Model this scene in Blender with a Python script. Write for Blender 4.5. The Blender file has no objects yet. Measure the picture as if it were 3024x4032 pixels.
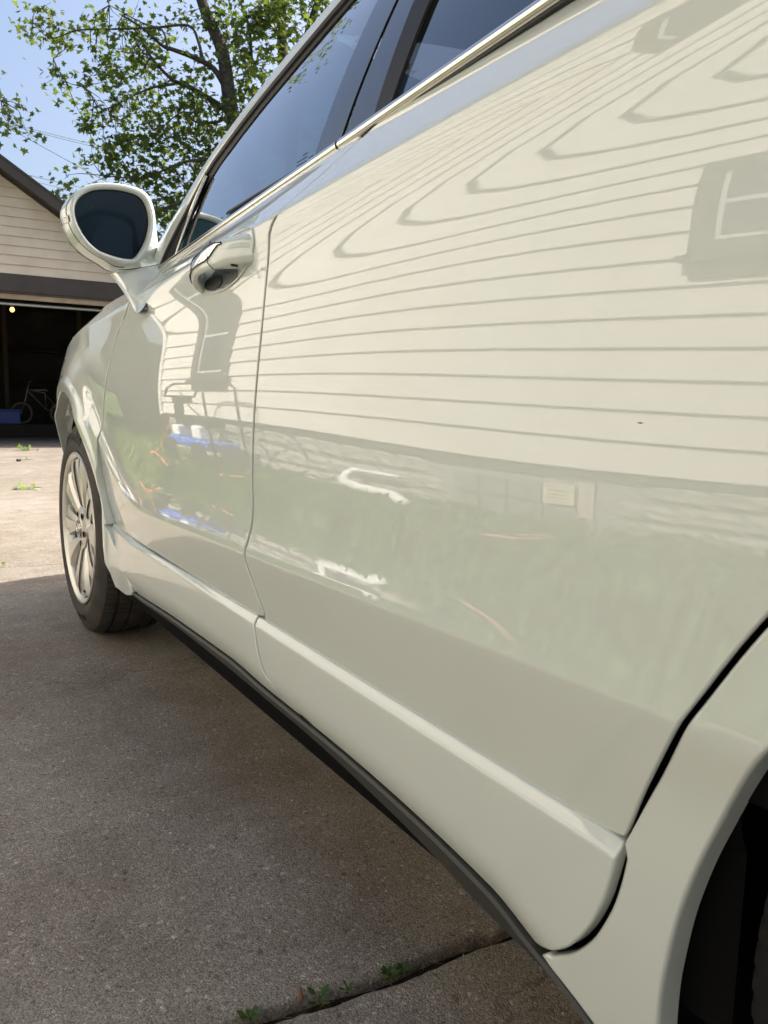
import bpy, bmesh, math, random
import numpy as np
from math import sin, cos, tan, pi, radians, sqrt, atan2
from mathutils import Vector, Matrix
from mathutils.geometry import delaunay_2d_cdt
random.seed(7); RNG = np.random.RandomState(11)
SC = bpy.context.scene
COL = SC.collection
# ------------------------------------------------------------------ camera
PSI, PIT, ROL = radians(32.3), radians(7.6), radians(1.24)
CAM = np.array([0, 0, .773]); FPX = 3028.
f0 = np.array([sin(PSI), cos(PSI), 0]); r0 = np.array([cos(PSI), -sin(PSI), 0]); up = np.array([0, 0, 1.])
CF = f0*cos(PIT)-up*sin(PIT); CU = up*cos(PIT)+f0*sin(PIT)
CR = r0*cos(ROL)+CU*sin(ROL); CU = CU*cos(ROL)-r0*sin(ROL)
cam = bpy.data.objects.new('camera', bpy.data.cameras.new('camera'))
COL.objects.link(cam); SC.camera = cam
M = Matrix.Identity(4)
for i in range(3):
    M[i][0] = CR[i]; M[i][1] = CU[i]; M[i][2] = -CF[i]; M[i][3] = CAM[i]
cam.matrix_world = M
cam.data.sensor_fit = 'VERTICAL'; cam.data.sensor_height = 36; cam.data.sensor_width = 27
cam.data.lens = FPX/4032*36
cam.data.clip_start = .02; cam.data.clip_end = 2000
cam.data.dof.use_dof = True; cam.data.dof.focus_distance = 1.7; cam.data.dof.aperture_fstop = 20
# ------------------------------------------------------------------ light
SUN_EL, SUN_AZ = radians(47), radians(0)        # azimuth measured from +X towards +Y
w = bpy.data.worlds.new('World'); SC.world = w; w.use_nodes = True
nt = w.node_tree; nt.nodes.clear()
sky = nt.nodes.new('ShaderNodeTexSky'); sky.sky_type = 'NISHITA'; sky.sun_disc = False
sky.sun_elevation = SUN_EL; sky.sun_rotation = pi/2-SUN_AZ; sky.air_density = 1.0; sky.dust_density = 5.5; sky.ozone_density = 1.6
bg = nt.nodes.new('ShaderNodeBackground'); bg.inputs[1].default_value = .15
wo = nt.nodes.new('ShaderNodeOutputWorld'); nt.links.new(sky.outputs[0], bg.inputs[0]); nt.links.new(bg.outputs[0], wo.inputs[0])
sl = bpy.data.lights.new('sun', 'SUN'); sl.energy = 5.0; sl.angle = radians(.5); sl.color = (1, .955, .885)
sun = bpy.data.objects.new('sun', sl); COL.objects.link(sun)
sd = Vector((cos(SUN_EL)*cos(SUN_AZ), cos(SUN_EL)*sin(SUN_AZ), sin(SUN_EL)))
sun.rotation_euler = sd.to_track_quat('Z', 'Y').to_euler(); sun.location = (8, 0, 9)
vs = SC.view_settings; vs.view_transform = 'Standard'; vs.look = 'None'; vs.gamma = 1; vs.exposure = .82; vs.use_curve_mapping = False
SC.cycles.max_bounces = 12; SC.cycles.transparent_max_bounces = 24; SC.cycles.glossy_bounces = 8
# ------------------------------------------------------------------ helpers
def tag(o, label=None, cat=None, group=None, kind=None):
    if label: o['label'] = label
    if cat: o['category'] = cat
    if group: o['group'] = group
    if kind: o['kind'] = kind
    return o
def empty(name, loc=(0, 0, 0), label=None, cat=None, group=None, kind=None):
    o = bpy.data.objects.new(name, None); COL.objects.link(o); o.location = loc; o.empty_display_size = .1
    return tag(o, label, cat, group, kind)
def origin_of(p):
    v = Vector((0, 0, 0))
    while p is not None:
        v = v+Vector(p.location); p = p.parent
    return v
def mk(name, V, Fc, mat, parent=None, smooth=False, normals=None, loc=None, slots=None):
    """one mesh object from world coordinates; loc: own origin for a top-level thing"""
    o_ = origin_of(parent) if parent is not None else Vector(loc if loc is not None else (0, 0, 0))
    V = np.asarray(V, float).reshape(-1, 3)-np.array(o_)
    me = bpy.data.meshes.new(name); me.from_pydata(V.tolist(), [], [list(map(int, f)) for f in Fc])
    for m in (mat if isinstance(mat, (list, tuple)) else [mat]): me.materials.append(m)
    if slots is not None: me.polygons.foreach_set('material_index', slots)
    if smooth or normals is not None: me.polygons.foreach_set('use_smooth', [True]*len(me.polygons))
    me.update()
    if normals is not None: me.normals_split_custom_set_from_vertices([tuple(n) for n in normals])
    ob = bpy.data.objects.new(name, me); COL.objects.link(ob)
    if parent is not None: ob.parent = parent
    elif loc is not None: ob.location = loc
    return ob
def inst(ob, loc, rot=None, parent=None, scale=None):
    c = ob.copy(); COL.objects.link(c); c.location = loc
    if rot is not None: c.rotation_euler = rot
    if parent is not None: c.parent = parent
    if scale is not None: c.scale = scale
    return c
class MB:
    def __init__(s): s.v = []; s.f = []; s.n = 0
    def add(s, V, Fc):
        V = np.asarray(V, float).reshape(-1, 3); s.v.append(V); s.f += [[i+s.n for i in f] for f in Fc]; s.n += len(V); return s
    def V(s): return np.vstack(s.v)
    def box(s, a, b, R=None, c=None):
        x0, y0, z0 = a; x1, y1, z1 = b
        V = np.array([(x0,y0,z0),(x1,y0,z0),(x1,y1,z0),(x0,y1,z0),(x0,y0,z1),(x1,y0,z1),(x1,y1,z1),(x0,y1,z1)], float)
        if R is not None:
            c_ = np.array(c if c is not None else (0, 0, 0)); V = (V-c_)@np.array(R).T+c_
        return s.add(V, [(0,3,2,1),(4,5,6,7),(0,1,5,4),(1,2,6,5),(2,3,7,6),(3,0,4,7)])
    def tube(s, pts, r, n=8, cap=True, closed=False):
        P = np.array(pts, float); m = len(P); rr = np.full(m, r) if np.isscalar(r) else np.array(r, float)
        T = np.gradient(P, axis=0) if not closed else np.roll(P, -1, 0)-np.roll(P, 1, 0)
        T /= np.linalg.norm(T, axis=1)[:, None]+1e-12
        ref = np.array([0, 0, 1.]) if abs(T[0][2]) < .9 else np.array([1., 0, 0])
        V = []; u = np.cross(T[0], ref); u /= np.linalg.norm(u)
        for i in range(m):
            u = u-T[i]*(u@T[i]); u /= np.linalg.norm(u)+1e-12; v = np.cross(T[i], u)
            for k in range(n):
                a = 2*pi*k/n; V.append(P[i]+rr[i]*(cos(a)*u+sin(a)*v))
        Fc = []
        for i in range(m if closed else m-1):
            j = (i+1) % m
            for k in range(n):
                k2 = (k+1) % n; Fc.append((i*n+k, j*n+k, j*n+k2, i*n+k2))
        if cap and not closed: Fc += [tuple(range(n)), tuple(range((m-1)*n, m*n))[::-1]]
        return s.add(V, Fc)
    def grid(s, G, closeu=False, closev=False):
        G = np.asarray(G, float); a, b = G.shape[:2]; Fc = []
        for i in range(a if closeu else a-1):
            for j in range(b if closev else b-1):
                i2, j2 = (i+1) % a, (j+1) % b; Fc.append((i*b+j, i2*b+j, i2*b+j2, i*b+j2))
        return s.add(G.reshape(-1, 3), Fc)
    def build(s, name, mat, parent=None, smooth=False, loc=None): return mk(name, s.V(), s.f, mat, parent, smooth, loc=loc)
def autosmooth(ob, ang=35):
    me = ob.data; me.polygons.foreach_set('use_smooth', [True]*len(me.polygons)); me.set_sharp_from_angle(angle=radians(ang)); return ob
def bevel(ob, wd, seg=2):
    bm = bmesh.new(); bm.from_mesh(ob.data)
    bmesh.ops.bevel(bm, geom=bm.edges[:], offset=wd, segments=seg, affect='EDGES', profile=.5)
    bm.to_mesh(ob.data); bm.free(); return ob
def spline(xs, ys, x):
    """monotone cubic (pchip) interpolation"""
    xs = np.array(xs, float); ys = np.array(ys, float); x = np.asarray(x, float)
    h = np.diff(xs); d = np.diff(ys)/h; m = np.zeros(len(xs))
    m[1:-1] = np.where(d[:-1]*d[1:] > 0, 2*d[:-1]*d[1:]/(d[:-1]+d[1:]+1e-12*np.sign(d[:-1]+d[1:]+1e-30)), 0); m[0] = d[0]; m[-1] = d[-1]
    i = np.clip(np.searchsorted(xs, x)-1, 0, len(h)-1); t = (x-xs[i])/h[i]
    tt = np.clip(t, 0, 1)
    r = ys[i]*(2*tt**3-3*tt**2+1)+h[i]*m[i]*(tt**3-2*tt**2+tt)+ys[i+1]*(-2*tt**3+3*tt**2)+h[i]*m[i+1]*(tt**3-tt**2)
    return r+np.where(t < 0, m[0]*t*h[0], 0)+np.where(t > 1, m[-1]*(t-1)*h[-1], 0)
def smooth_poly(P, n=6, closed=True):
    """Catmull-Rom through 2D points"""
    P = np.array(P, float); m = len(P); out = []
    for i in range(m if closed else m-1):
        a, b, c, d = (P[(i-1) % m], P[i], P[(i+1) % m], P[(i+2) % m]) if closed else (P[max(i-1, 0)], P[i], P[i+1], P[min(i+2, m-1)])
        for k in range(n):
            t = k/n; out.append(.5*((2*b)+(c-a)*t+(2*a-5*b+4*c-d)*t*t+(3*b-3*c+d-a)*t**3))
    if not closed: out.append(P[-1])
    return np.array(out)
def dense(P, step):
    P = np.array(P, float); out = []
    for a, b in zip(P[:-1], P[1:]):
        k = max(1, int(np.ceil(np.linalg.norm(b-a)/step)))
        for i in range(k): out.append(a+(b-a)*i/k)
    out.append(P[-1]); return np.array(out)
# ------------------------------------------------------------------ materials
def mat(name, col, rough=.5, metal=0, spec=.5, coat=0, coatr=.02, build=None, **kw):
    m = bpy.data.materials.new(name); m.use_nodes = True; n = m.node_tree; b = n.nodes['Principled BSDF']
    b.inputs['Base Color'].default_value = (*col, 1); b.inputs['Roughness'].default_value = rough; b.inputs['Metallic'].default_value = metal
    b.inputs['Specular IOR Level'].default_value = spec; b.inputs['Coat Weight'].default_value = coat; b.inputs['Coat Roughness'].default_value = coatr
    if 'emit' in kw: b.inputs['Emission Color'].default_value = (*kw['emit'], 1); b.inputs['Emission Strength'].default_value = kw['es']
    if build: build(n, b)
    return m
def N(n, t, **kw):
    x = n.nodes.new(t)
    for k, v in kw.items():
        if k.startswith('i_'): x.inputs[k[2:].replace('_', ' ')].default_value = v
        else: setattr(x, k, v)
    return x
def ramp(n, fac, stops):
    r = n.nodes.new('ShaderNodeValToRGB'); e = r.color_ramp.elements
    while len(e) > 1: e.remove(e[0])
    e[0].position = stops[0][0]; e[0].color = (*stops[0][1], 1)
    for p, c in stops[1:]: k = e.new(p); k.color = (*c, 1)
    n.links.new(fac, r.inputs[0]); return r.outputs[0]
def texco(n, scale=None, obj=True, rot=None):
    tc = n.nodes.new('ShaderNodeTexCoord'); mp = n.nodes.new('ShaderNodeMapping'); n.links.new(tc.outputs['Object'], mp.inputs[0])
    if scale: mp.inputs['Scale'].default_value = scale
    if rot: mp.inputs['Rotation'].default_value = rot
    return mp.outputs[0]
def noise(n, vec, scale, detail=4, rough=.55, out='Fac', dist=0):
    x = N(n, 'ShaderNodeTexNoise'); x.inputs['Scale'].default_value = scale; x.inputs['Detail'].default_value = detail; x.inputs['Roughness'].default_value = rough; x.inputs['Distortion'].default_value = dist
    n.links.new(vec, x.inputs['Vector']); return x.outputs[out]
def mix(n, fac, a, b, mode='MIX'):
    x = N(n, 'ShaderNodeMix', data_type='RGBA', blend_type=mode)
    for sock, v in ((x.inputs[0], fac), (x.inputs[6], a), (x.inputs[7], b)):
        if hasattr(v, 'is_linked'): n.links.new(v, sock)
        elif isinstance(v, (int, float)): sock.default_value = v
        else: sock.default_value = (*v, 1)
    return x.outputs[2]
def bump(n, b, h, strength, dist, sock='Normal'):
    x = N(n, 'ShaderNodeBump'); x.inputs['Strength'].default_value = strength; x.inputs['Distance'].default_value = dist
    n.links.new(h, x.inputs['Height']); n.links.new(x.outputs[0], b.inputs[sock]); return x
def noisy(c1, c2, scale, bs=.3, bd=.001, bscale=None, detail=5):
    def f(n, b):
        v = texco(n); f1 = noise(n, v, scale, detail)
        n.links.new(mix(n, ramp(n, f1, [(.3, (0, 0, 0)), (.7, (1, 1, 1))]), c1, c2), b.inputs['Base Color'])
        bump(n, b, noise(n, v, bscale or scale*6, 4), bs, bd)
    return f
def paint_nodes(n, b):
    v = texco(n); a = noise(n, v, 380, 1, .4); bump(n, b, a, .005, .0002, 'Coat Normal')
    d = noise(n, v, 3.0, 5, .6)
    n.links.new(mix(n, ramp(n, d, [(.45, (0, 0, 0)), (.8, (1, 1, 1))]), (.575, .605, .56), (.553, .583, .535)), b.inputs['Base Color'])
PAINT = mat('pearl_cream_paint', (.70, .685, .615), .42, 0, .35, 1.0, .006, paint_nodes)
PAINT.node_tree.nodes['Principled BSDF'].inputs['Coat IOR'].default_value = 1.85
LINER = mat('dark_liner', (.003, .003, .0035), .9, 0, .1)
RUBBER = mat('black_rubber', (.012, .012, .013), .5, 0, .4)
CLAD = mat('grey_cladding', (.032, .032, .028), .48, 0, .45, build=lambda n, b: bump(n, b, noise(n, texco(n), 900, 2), .15, .0004))
CHROME = mat('chrome', (.82, .80, .76), .06, 1)
SATIN = mat('bright_trim', (.80, .77, .70), .16, 1)
GLOSSBLK = mat('gloss_black', (.010, .012, .020), .35, 0, .5, 1, .01)
GLOSSBLK.node_tree.nodes['Principled BSDF'].inputs['Coat IOR'].default_value = 1.8
def glass_mat(name, tint, ior=1.5, boost=0.0):
    m = bpy.data.materials.new(name); m.use_nodes = True; n = m.node_tree; n.nodes.clear()
    o = N(n, 'ShaderNodeOutputMaterial'); t = N(n, 'ShaderNodeBsdfTransparent'); g = N(n, 'ShaderNodeBsdfGlossy'); g.inputs['Roughness'].default_value = 0.0
    t.inputs[0].default_value = (*tint, 1); fr = N(n, 'ShaderNodeFresnel'); fr.inputs[0].default_value = ior
    ma = N(n, 'ShaderNodeMath', operation='MULTIPLY_ADD'); ma.inputs[1].default_value = 2.1; ma.inputs[2].default_value = boost; ma.use_clamp = True
    mx = N(n, 'ShaderNodeMixShader'); n.links.new(fr.outputs[0], ma.inputs[0]); n.links.new(ma.outputs[0], mx.inputs[0])
    n.links.new(t.outputs[0], mx.inputs[1]); n.links.new(g.outputs[0], mx.inputs[2]); n.links.new(mx.outputs[0], o.inputs[0]); return m
GLASS = glass_mat('tinted_glass', (.20, .31, .31), 1.55, .23)
GLASSD = glass_mat('privacy_glass', (.10, .11, .12), 1.55, .12)
WGLASS = mat('window_glass', (.02, .025, .03), .03, 0, .8)
def concrete(n, b):
    v = texco(n)
    big = noise(n, v, .9, 5, .6); mid = noise(n, v, 6, 6, .65); fine = noise(n, v, 420, 3, .7)
    vo = N(n, 'ShaderNodeTexVoronoi'); vo.inputs['Scale'].default_value = 380; n.links.new(v, vo.inputs['Vector'])
    vo2 = N(n, 'ShaderNodeTexVoronoi'); vo2.inputs['Scale'].default_value = 150; n.links.new(v, vo2.inputs['Vector'])
    base = mix(n, ramp(n, big, [(.36, (0, 0, 0)), (.62, (1, 1, 1))]), (.190, .152, .115), (.37, .33, .278))
    base = mix(n, .55, base, ramp(n, mid, [(.25, (.18, .155, .125)), (.5, (.29, .262, .225)), (.75, (.38, .352, .31))]))
    agg = N(n, 'ShaderNodeSeparateColor'); n.links.new(vo.outputs['Color'], agg.inputs[0])
    base = mix(n, 1.0, base, ramp(n, agg.outputs[0], [(0, (.52, .50, .48)), (.35, (.80, .78, .75)), (.75, (.98, .96, .92)), (.95, (1.12, 1.1, 1.06)), (1, (1.6, 1.55, 1.5))]), 'MULTIPLY')
    agg2 = N(n, 'ShaderNodeSeparateColor'); n.links.new(vo2.outputs['Color'], agg2.inputs[0])
    sp = ramp(n, agg2.outputs[1], [(.0, (.45, .42, .4)), (.04, (1, 1, 1)), (.955, (1, 1, 1)), (.99, (1.7, 1.7, 1.75))])
    base = mix(n, .8, base, mix(n, 1.0, base, sp, 'MULTIPLY'))
    # rusty brown stains
    st = noise(n, v, 2.3, 6, .7, dist=.5)
    base = mix(n, ramp(n, st, [(.52, (0, 0, 0)), (.72, (.55, .55, .55))]), base, (.185, .125, .08))
    # hairline cracks and old drips
    wv = noise(n, v, 3.5, 4, .6, out='Color'); wm = N(n, 'ShaderNodeVectorMath', operation='MULTIPLY_ADD'); wm.inputs[1].default_value = (.35, .35, .35); n.links.new(wv, wm.inputs[0]); n.links.new(v, wm.inputs[2])
    vc = N(n, 'ShaderNodeTexVoronoi', feature='DISTANCE_TO_EDGE'); vc.inputs['Scale'].default_value = .75; n.links.new(wm.outputs[0], vc.inputs['Vector'])
    base = mix(n, ramp(n, vc.outputs['Distance'], [(0, (.6, .6, .6)), (.0022, (.35, .35, .35)), (.004, (0, 0, 0))]), base, (.07, .055, .042))
    vd = N(n, 'ShaderNodeTexVoronoi'); vd.inputs['Scale'].default_value = 5.5; n.links.new(v, vd.inputs['Vector'])
    base = mix(n, ramp(n, vd.outputs['Distance'], [(0, (.75, .75, .75)), (.020, (.6, .6, .6)), (.034, (0, 0, 0))]), base, (.06, .045, .035))
    n.links.new(base, b.inputs['Base Color'])
    hb = N(n, 'ShaderNodeMath', operation='ADD'); n.links.new(fine, hb.inputs[0])
    hm = N(n, 'ShaderNodeMath', operation='MULTIPLY'); hm.inputs[1].default_value = -1.2; n.links.new(vo.outputs['Distance'], hm.inputs[0]); n.links.new(hm.outputs[0], hb.inputs[1])
    bump(n, b, hb.outputs[0], .7, .0016)
CONC = mat('exposed_aggregate_concrete', (.3, .28, .24), .85, 0, .3, build=concrete)
SOIL = mat('joint_soil', (.05, .038, .026), .95, 0, .1, build=noisy((.016, .012, .008), (.05, .036, .024), 60, 1, .004, 220))
SIDING = mat('cream_siding', (.63, .60, .54), .5, 0, .35, build=noisy((.60, .57, .505), (.66, .635, .58), 2.2, .1, .0005, 60))
SIDING2 = mat('cream_siding_garage', (.70, .59, .46), .6, 0, .3, build=noisy((.64, .53, .405), (.74, .635, .50), 3, .15, .001, 40))
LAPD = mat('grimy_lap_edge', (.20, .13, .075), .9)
BROWN = mat('dark_brown_trim', (.055, .042, .037), .5, 0, .4, build=noisy((.048, .037, .033), (.07, .055, .048), 3, .1, .001, 40))
FIT=np.array([51156,50977,50828,50714,50648,50661,50800,51061,51466,52099,53052,54211,55241,55873,55875,50158,50361,50407,50362,50324,50378,50521,50728,51006,51407,52004,52864,53685,53869,53271,49253,49784,49995,49995,49964,50050,50170,50321,50499,50747,51093,51697,52336,52115,51081,48450,49244,49590,49614,49572,49670,49744,49840,49945,50101,50314,50732,51175,50619,49320,47767,48737,49187,49225,49154,49227,49244,49292,49350,49453,49631,49985,50196,49419,47998,47214,48274,48787,48839,48746,48741,48705,48703,48735,48834,49030,49351,49366,48535,47103,46790,47866,48396,48466,48365,48267,48177,48133,48151,48257,48471,48739,48651,47910,46597,46489,47513,48024,48112,48009,47841,47699,47620,47623,47715,47915,48129,48045,47488,46436,46299,47210,47678,47781,47677,47472,47285,47171,47143,47206,47372,47552,47547,47240,46574,46208,46962,47365,47472,47372,47158,46940,46784,46711,46732,46858,47031,47156,47155,46976,46205,46769,47088,47184,47097,46894,46659,46457,46326,46293,46379,46579,46874,47230,47616,46284,46635,46848,46920,46854,46680,46439,46189,45989,45891,45942,46198,46703,47466,48481]).reshape(12,15)*1e-5
# ================================================================== THE CAR
# side surface: bicubic B-spline height field X(Y, v), v runs from the lower crease to the shoulder
HUBF, HUBR = np.array([2.70, .357]), np.array([-.05, .357])
XC = 1.40                                           # centre plane of the car
def z_c(Y): Y = np.asarray(Y, float); return .556-.012*Y+.7*np.clip(Y-1.75, 0, .45)**2+.63*np.clip(Y-2.2, 0, .1)-1.1*np.clip(Y-2.35, 0, .25)*0
_zt = ([2.2, 2.46, 2.66, 2.81, 2.9, 3.1, 3.3, 3.45, 3.6], [1.0700, 1.061, 1.043, 1.016, .99, .93, .84, .74, .60])
def z_t(Y):
    Y = np.asarray(Y, float); return np.where(Y < 2.2, 1.180-.050*Y, spline(*_zt, np.maximum(Y, 2.2)))
def z_s(Y): Y = np.asarray(Y, float); return z_t(Y)-(.062+.005*np.clip(Y, -1, 2.6))
def _bs(x, n, a, b):
    h = (b-a)/(n-3); u = (x-a)/h; i = np.clip(np.floor(u).astype(int), 0, n-4); t = u-i
    return i, [(1-t)**3/6, (3*t**3-6*t**2+4)/6, (-3*t**3+3*t**2+3*t+1)/6, t**3/6]
def x_fit(Y, v):
    i, wy = _bs(Y, 12, 0., 2.4); j, wv = _bs(v, 15, 0., 1.); X = 0
    for a in range(4):
        for b in range(4): X = X+wy[a]*wv[b]*FIT[i+a, j+b]
    return X
# roll from the shoulder to the belt: (dz below/above shoulder, dx)
_sh = ([-.012, -.004, .002, .010, .024, .044, .062, .080, .1], [-.0010, -.0004, .0022, .0070, .0158, .0285, .0400, .0500, .060])
def car_x(Y, Z):
    Y = np.asarray(Y, float); Z = np.asarray(Z, float); Y, Z = np.broadcast_arrays(Y, Z)
    Yc = np.clip(Y, .27, 2.2); zc = z_c(np.clip(Y, -2, 2.3)); zs = z_s(Y)
    v = (Z-zc)/np.maximum(zs-zc, .1)
    vk = .955
    X = x_fit(Yc, np.clip(v, 0, vk))
    X = X-.014*(Y-2.2)*(Y > 2.2)-.02*(.27-Y)*(Y < .27)*-1
    X = X+.085*np.clip(Y-2.3, 0, 2)**2+.22*np.clip(Y-2.85, 0, 1)**2+.28*np.clip(-.6-Y, 0, 1)**2+.05*np.clip(Y-2.3, 0, 1.)**2*np.clip((Z-.75)/.3, 0, 1)
    # shoulder
    s = Z-(zc+vk*(zs-zc)); L = (1-vk)*(zs-zc)      # distance above the spline's top
    k = np.clip(s, 0, None)
    dz = Z-zs
    roll = np.where(dz > -.012, spline(*_sh, np.clip(dz, -.012, .2))+.0010, 0)
    X = X-.05*k*np.exp(-k/.02)+roll*np.interp(Y, [.2, 1, 2.0], [.95, 1.08, 1.6])
    # below the crease the door turns under
    d0 = np.clip(zc-Z, 0, .010); X = X-.13*d0; d = np.clip(zc-.010-Z, 0, None); rr = .004
    X = X+tan(radians(9.5))*(d-rr*(1-np.exp(-d/rr)))-.10*rr*(1-np.exp(-d/(rr*.6)))*0
    return X
def z_m(Y): return .4003+.0248*np.clip(np.asarray(Y, float), .2, 1.75)     # top of the lower door moulding
_mb = ([.40, .44, .489, .571, .828, .981, 1.113, 1.292, 1.6, 1.95], [.235, .242, .253, .279, .306, .313, .317, .326, .3235, .309])
LK = 1.0145
def ls(P): P = np.array(P, float); return np.c_[P[:, 0]*LK, .773+(P[:, 1]-.773)*LK]
_mb = ls(np.array(_mb).T).T
def z_mb(Y): return spline(*_mb, Y)
def mould_x(Y, Z):
    Y, Z = np.broadcast_arrays(np.asarray(Y, float), np.asarray(Z, float))
    zm_ = z_m(Y); Xd = car_x(Y, zm_)
    t = zm_-Z
    # ledge 27 mm tall, 20 mm deep, soft lower corner, then a face that turns under at the bottom
    xs = [0, .0012, .003, .0138, .0160, .019, .05, .2]; ys = [.004, .0, -.0010, -.0076, -.0094, -.0099, -.0104, -.0085]
    X = Xd+spline(xs, ys, np.clip(t, 0, .2))
    b = Z-z_mb(Y); X = X+.010*np.clip(1-b/.04, 0, 1)**2
    return X
def flank_x(Y, Z, hub=HUBF, flare=.014):
    """fenders: door surface faired into the moulding face, with a flared arch"""
    Y, Z = np.broadcast_arrays(np.asarray(Y, float), np.asarray(Z, float))
    X = car_x(Y, np.maximum(Z, .30)); Xl = car_x(Y, z_m(Y))-.0088
    t = np.clip((.53-Z)/.10, 0, 1); t = t*t*(3-2*t); X = X+(Xl-X)*t
    X = X+.05*np.clip(.33-Z, 0, 1)
    rho = np.hypot(Y-hub[0], Z-hub[1])
    a = np.clip((.62-rho)/.15, 0, 1); a = a*a*(3-2*a)
    g = np.clip((.508-rho)/.026, 0, 1); g = g*g*(3-2*g)
    return X-flare*a-.0075*g*(flare > 0)
def fd_normals(fn, Y, Z, e=6e-4):
    a = (fn(Y+e, Z)-fn(Y-e, Z))/(2*e); b = (fn(Y, Z+e)-fn(Y, Z-e))/(2*e)
    n = np.stack([-np.ones_like(a), a, b], -1); return n/np.linalg.norm(n, axis=1)[:, None]
def panel(name, poly, fn, mt, parent, rows=None, h=.013, edge=.0016, depth=.022, holes=(), flange=True, mirror=False):
    """trimmed sheet: poly in (Y,Z) ccw or cw, surface X = fn(Y,Z); edges rolled inwards"""
    poly = dense(np.vstack([poly, poly[:1]]), h*.8)[:-1]
    A = .5*np.sum(poly[:, 0]*np.roll(poly[:, 1], -1)-np.roll(poly[:, 0], -1)*poly[:, 1])
    if A < 0: poly = poly[::-1]
    y0, y1 = poly[:, 0].min(), poly[:, 0].max()
    pts = []
    for Y in np.arange(y0+h/2, y1, h):
        zs_ = rows(Y) if rows is not None else np.arange(poly[:, 1].min()+h*.31, poly[:, 1].max(), h)
        for Z in zs_: pts.append((Y, Z))
    pts = np.array(pts)
    seg_a = poly; seg_b = np.roll(poly, -1, 0)
    ins = np.zeros(len(pts), bool); dmin = np.full(len(pts), 9.)
    for a, b in zip(seg_a, seg_b):
        c = ((a[1] > pts[:, 1]) != (b[1] > pts[:, 1]))
        with np.errstate(divide='ignore', invalid='ignore'):
            ins ^= c & (pts[:, 0] < (b[0]-a[0])*(pts[:, 1]-a[1])/(b[1]-a[1])+a[0])
        ab = b-a; t = np.clip(((pts-a)@ab)/(ab@ab+1e-12), 0, 1); dmin = np.minimum(dmin, np.linalg.norm(pts-a-t[:, None]*ab, axis=1))
    pts = pts[ins & (dmin > min(h*.35, .0035))]
    P = np.vstack([poly, pts]); nb = len(poly)
    r = delaunay_2d_cdt([Vector(p) for p in P], [(i, (i+1) % nb) for i in range(nb)], [list(range(nb))], 1, 1e-7)
    V2 = np.array([tuple(v) for v in r[0]]); F = [list(f) for f in r[2]]
    X = fn(V2[:, 0], V2[:, 1]); V = np.c_[X, V2]; Nn = fd_normals(fn, V2[:, 0], V2[:, 1])
    Fo = []
    for f in F:                                     # orient towards -X
        a, b, c = (V2[k] for k in f[:3]); s = (b[0]-a[0])*(c[1]-a[1])-(b[1]-a[1])*(c[0]-a[0])
        Fo.append(f if s < 0 else f[::-1])
    if flange:
        tn = np.roll(poly, -1, 0)-np.roll(poly, 1, 0); tn /= np.linalg.norm(tn, axis=1)[:, None]+1e-9
        on = np.c_[tn[:, 1], -tn[:, 0]]              # outward in plane
        Xb = fn(poly[:, 0], poly[:, 1]); n0 = fd_normals(fn, poly[:, 0], poly[:, 1]); o3 = np.c_[np.zeros(nb), on]
        k = len(V); rings = []; nrm = []
        for (dx, do, wn_) in ((0, 0, 0.), (.3*edge, .65*edge, .6), (edge, edge, 1.), (depth, edge, 1.)):
            q = np.c_[Xb+dx, poly+on*do]; rings.append(q); nn = n0*(1-wn_)+o3*wn_; nrm.append(nn/np.linalg.norm(nn, axis=1)[:, None])
        V = np.vstack([V]+rings); Nn = np.vstack([Nn]+nrm)
        for j in range(3):
            for i in range(nb):
                i2 = (i+1) % nb; Fo.append((k+j*nb+i, k+j*nb+i2, k+(j+1)*nb+i2, k+(j+1)*nb+i))
    if mirror: V = V*np.array([-1, 1, 1])+np.array([2*XC, 0, 0]); Nn = Nn*np.array([-1, 1, 1]); Fo = [f[::-1] for f in Fo]
    return mk(name, V, Fo, mt, parent, True, Nn)
def rows_door(Y):
    zc, zs, zt = float(z_c(Y)), float(z_s(Y)), float(z_t(Y))
    return np.concatenate([np.arange(.30, zc-.022, .014), zc+np.array([-.02, -.014, -.009, -.005, -.002, .001, .005]), np.linspace(zc+.012, zs-.02, 44), zs+np.arange(-.016, .03, .0035), np.arange(zs+.032, zt+.02, .007)])
car = empty('parked_car', (XC, 1.32, 0), 'cream white four door car seen along its glossy left side, on the driveway', 'car')
# ---- cut lines, (Y,Z)
BC = [(.885, 1.148), (.94, 1.115), (1.02, 1.082), (1.085, 1.055), (1.108, 1.038), (1.119, 1.018), (1.131, .967), (1.139, .891), (1.154, .813), (1.168, .733), (1.175, .655), (1.174, .62), (1.177, .575), (1.192, .525), (1.181, .4964), (1.166, .4694), (1.1475, .4392), (1.149, .4287)]
AC = [(1.74, 1.102), (1.84, 1.04), (1.918, .988), (2.007, .941), (2.056, .894), (2.112, .831), (2.175, .751), (2.232, .66), (2.258, .60), (2.262, .54), (2.245, .485), (2.208, .4425)]
ARC = [(.4093, .4106), (.400, .433), (.388, .4625), (.3716, .497), (.350, .5415), (.339, .5606), (.3224, .5905), (.2935, .6372), (.235, .71), (.13, .80), (.04, .88), (-.05, .97), (-.13, 1.08), (-.17, 1.205)]
GAP = .0048
def off(P, d):                                      # shift a cut line sideways by d (sign: towards the front)
    P = np.array(P, float); T = np.gradient(P, axis=0); T /= np.linalg.norm(T, axis=1)[:, None]+1e-9
    Nn = np.c_[-T[:, 1], T[:, 0]]; Nn *= np.where(Nn[:, :1] < 0, -1, 1); Nn = np.where(np.abs(Nn[:, :1]) < .45, np.array([[1., 0.]]), Nn); return P+Nn*d
BC, AC, ARC = (smooth_poly(q, 5, False) for q in (BC, AC, ARC))
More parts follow.
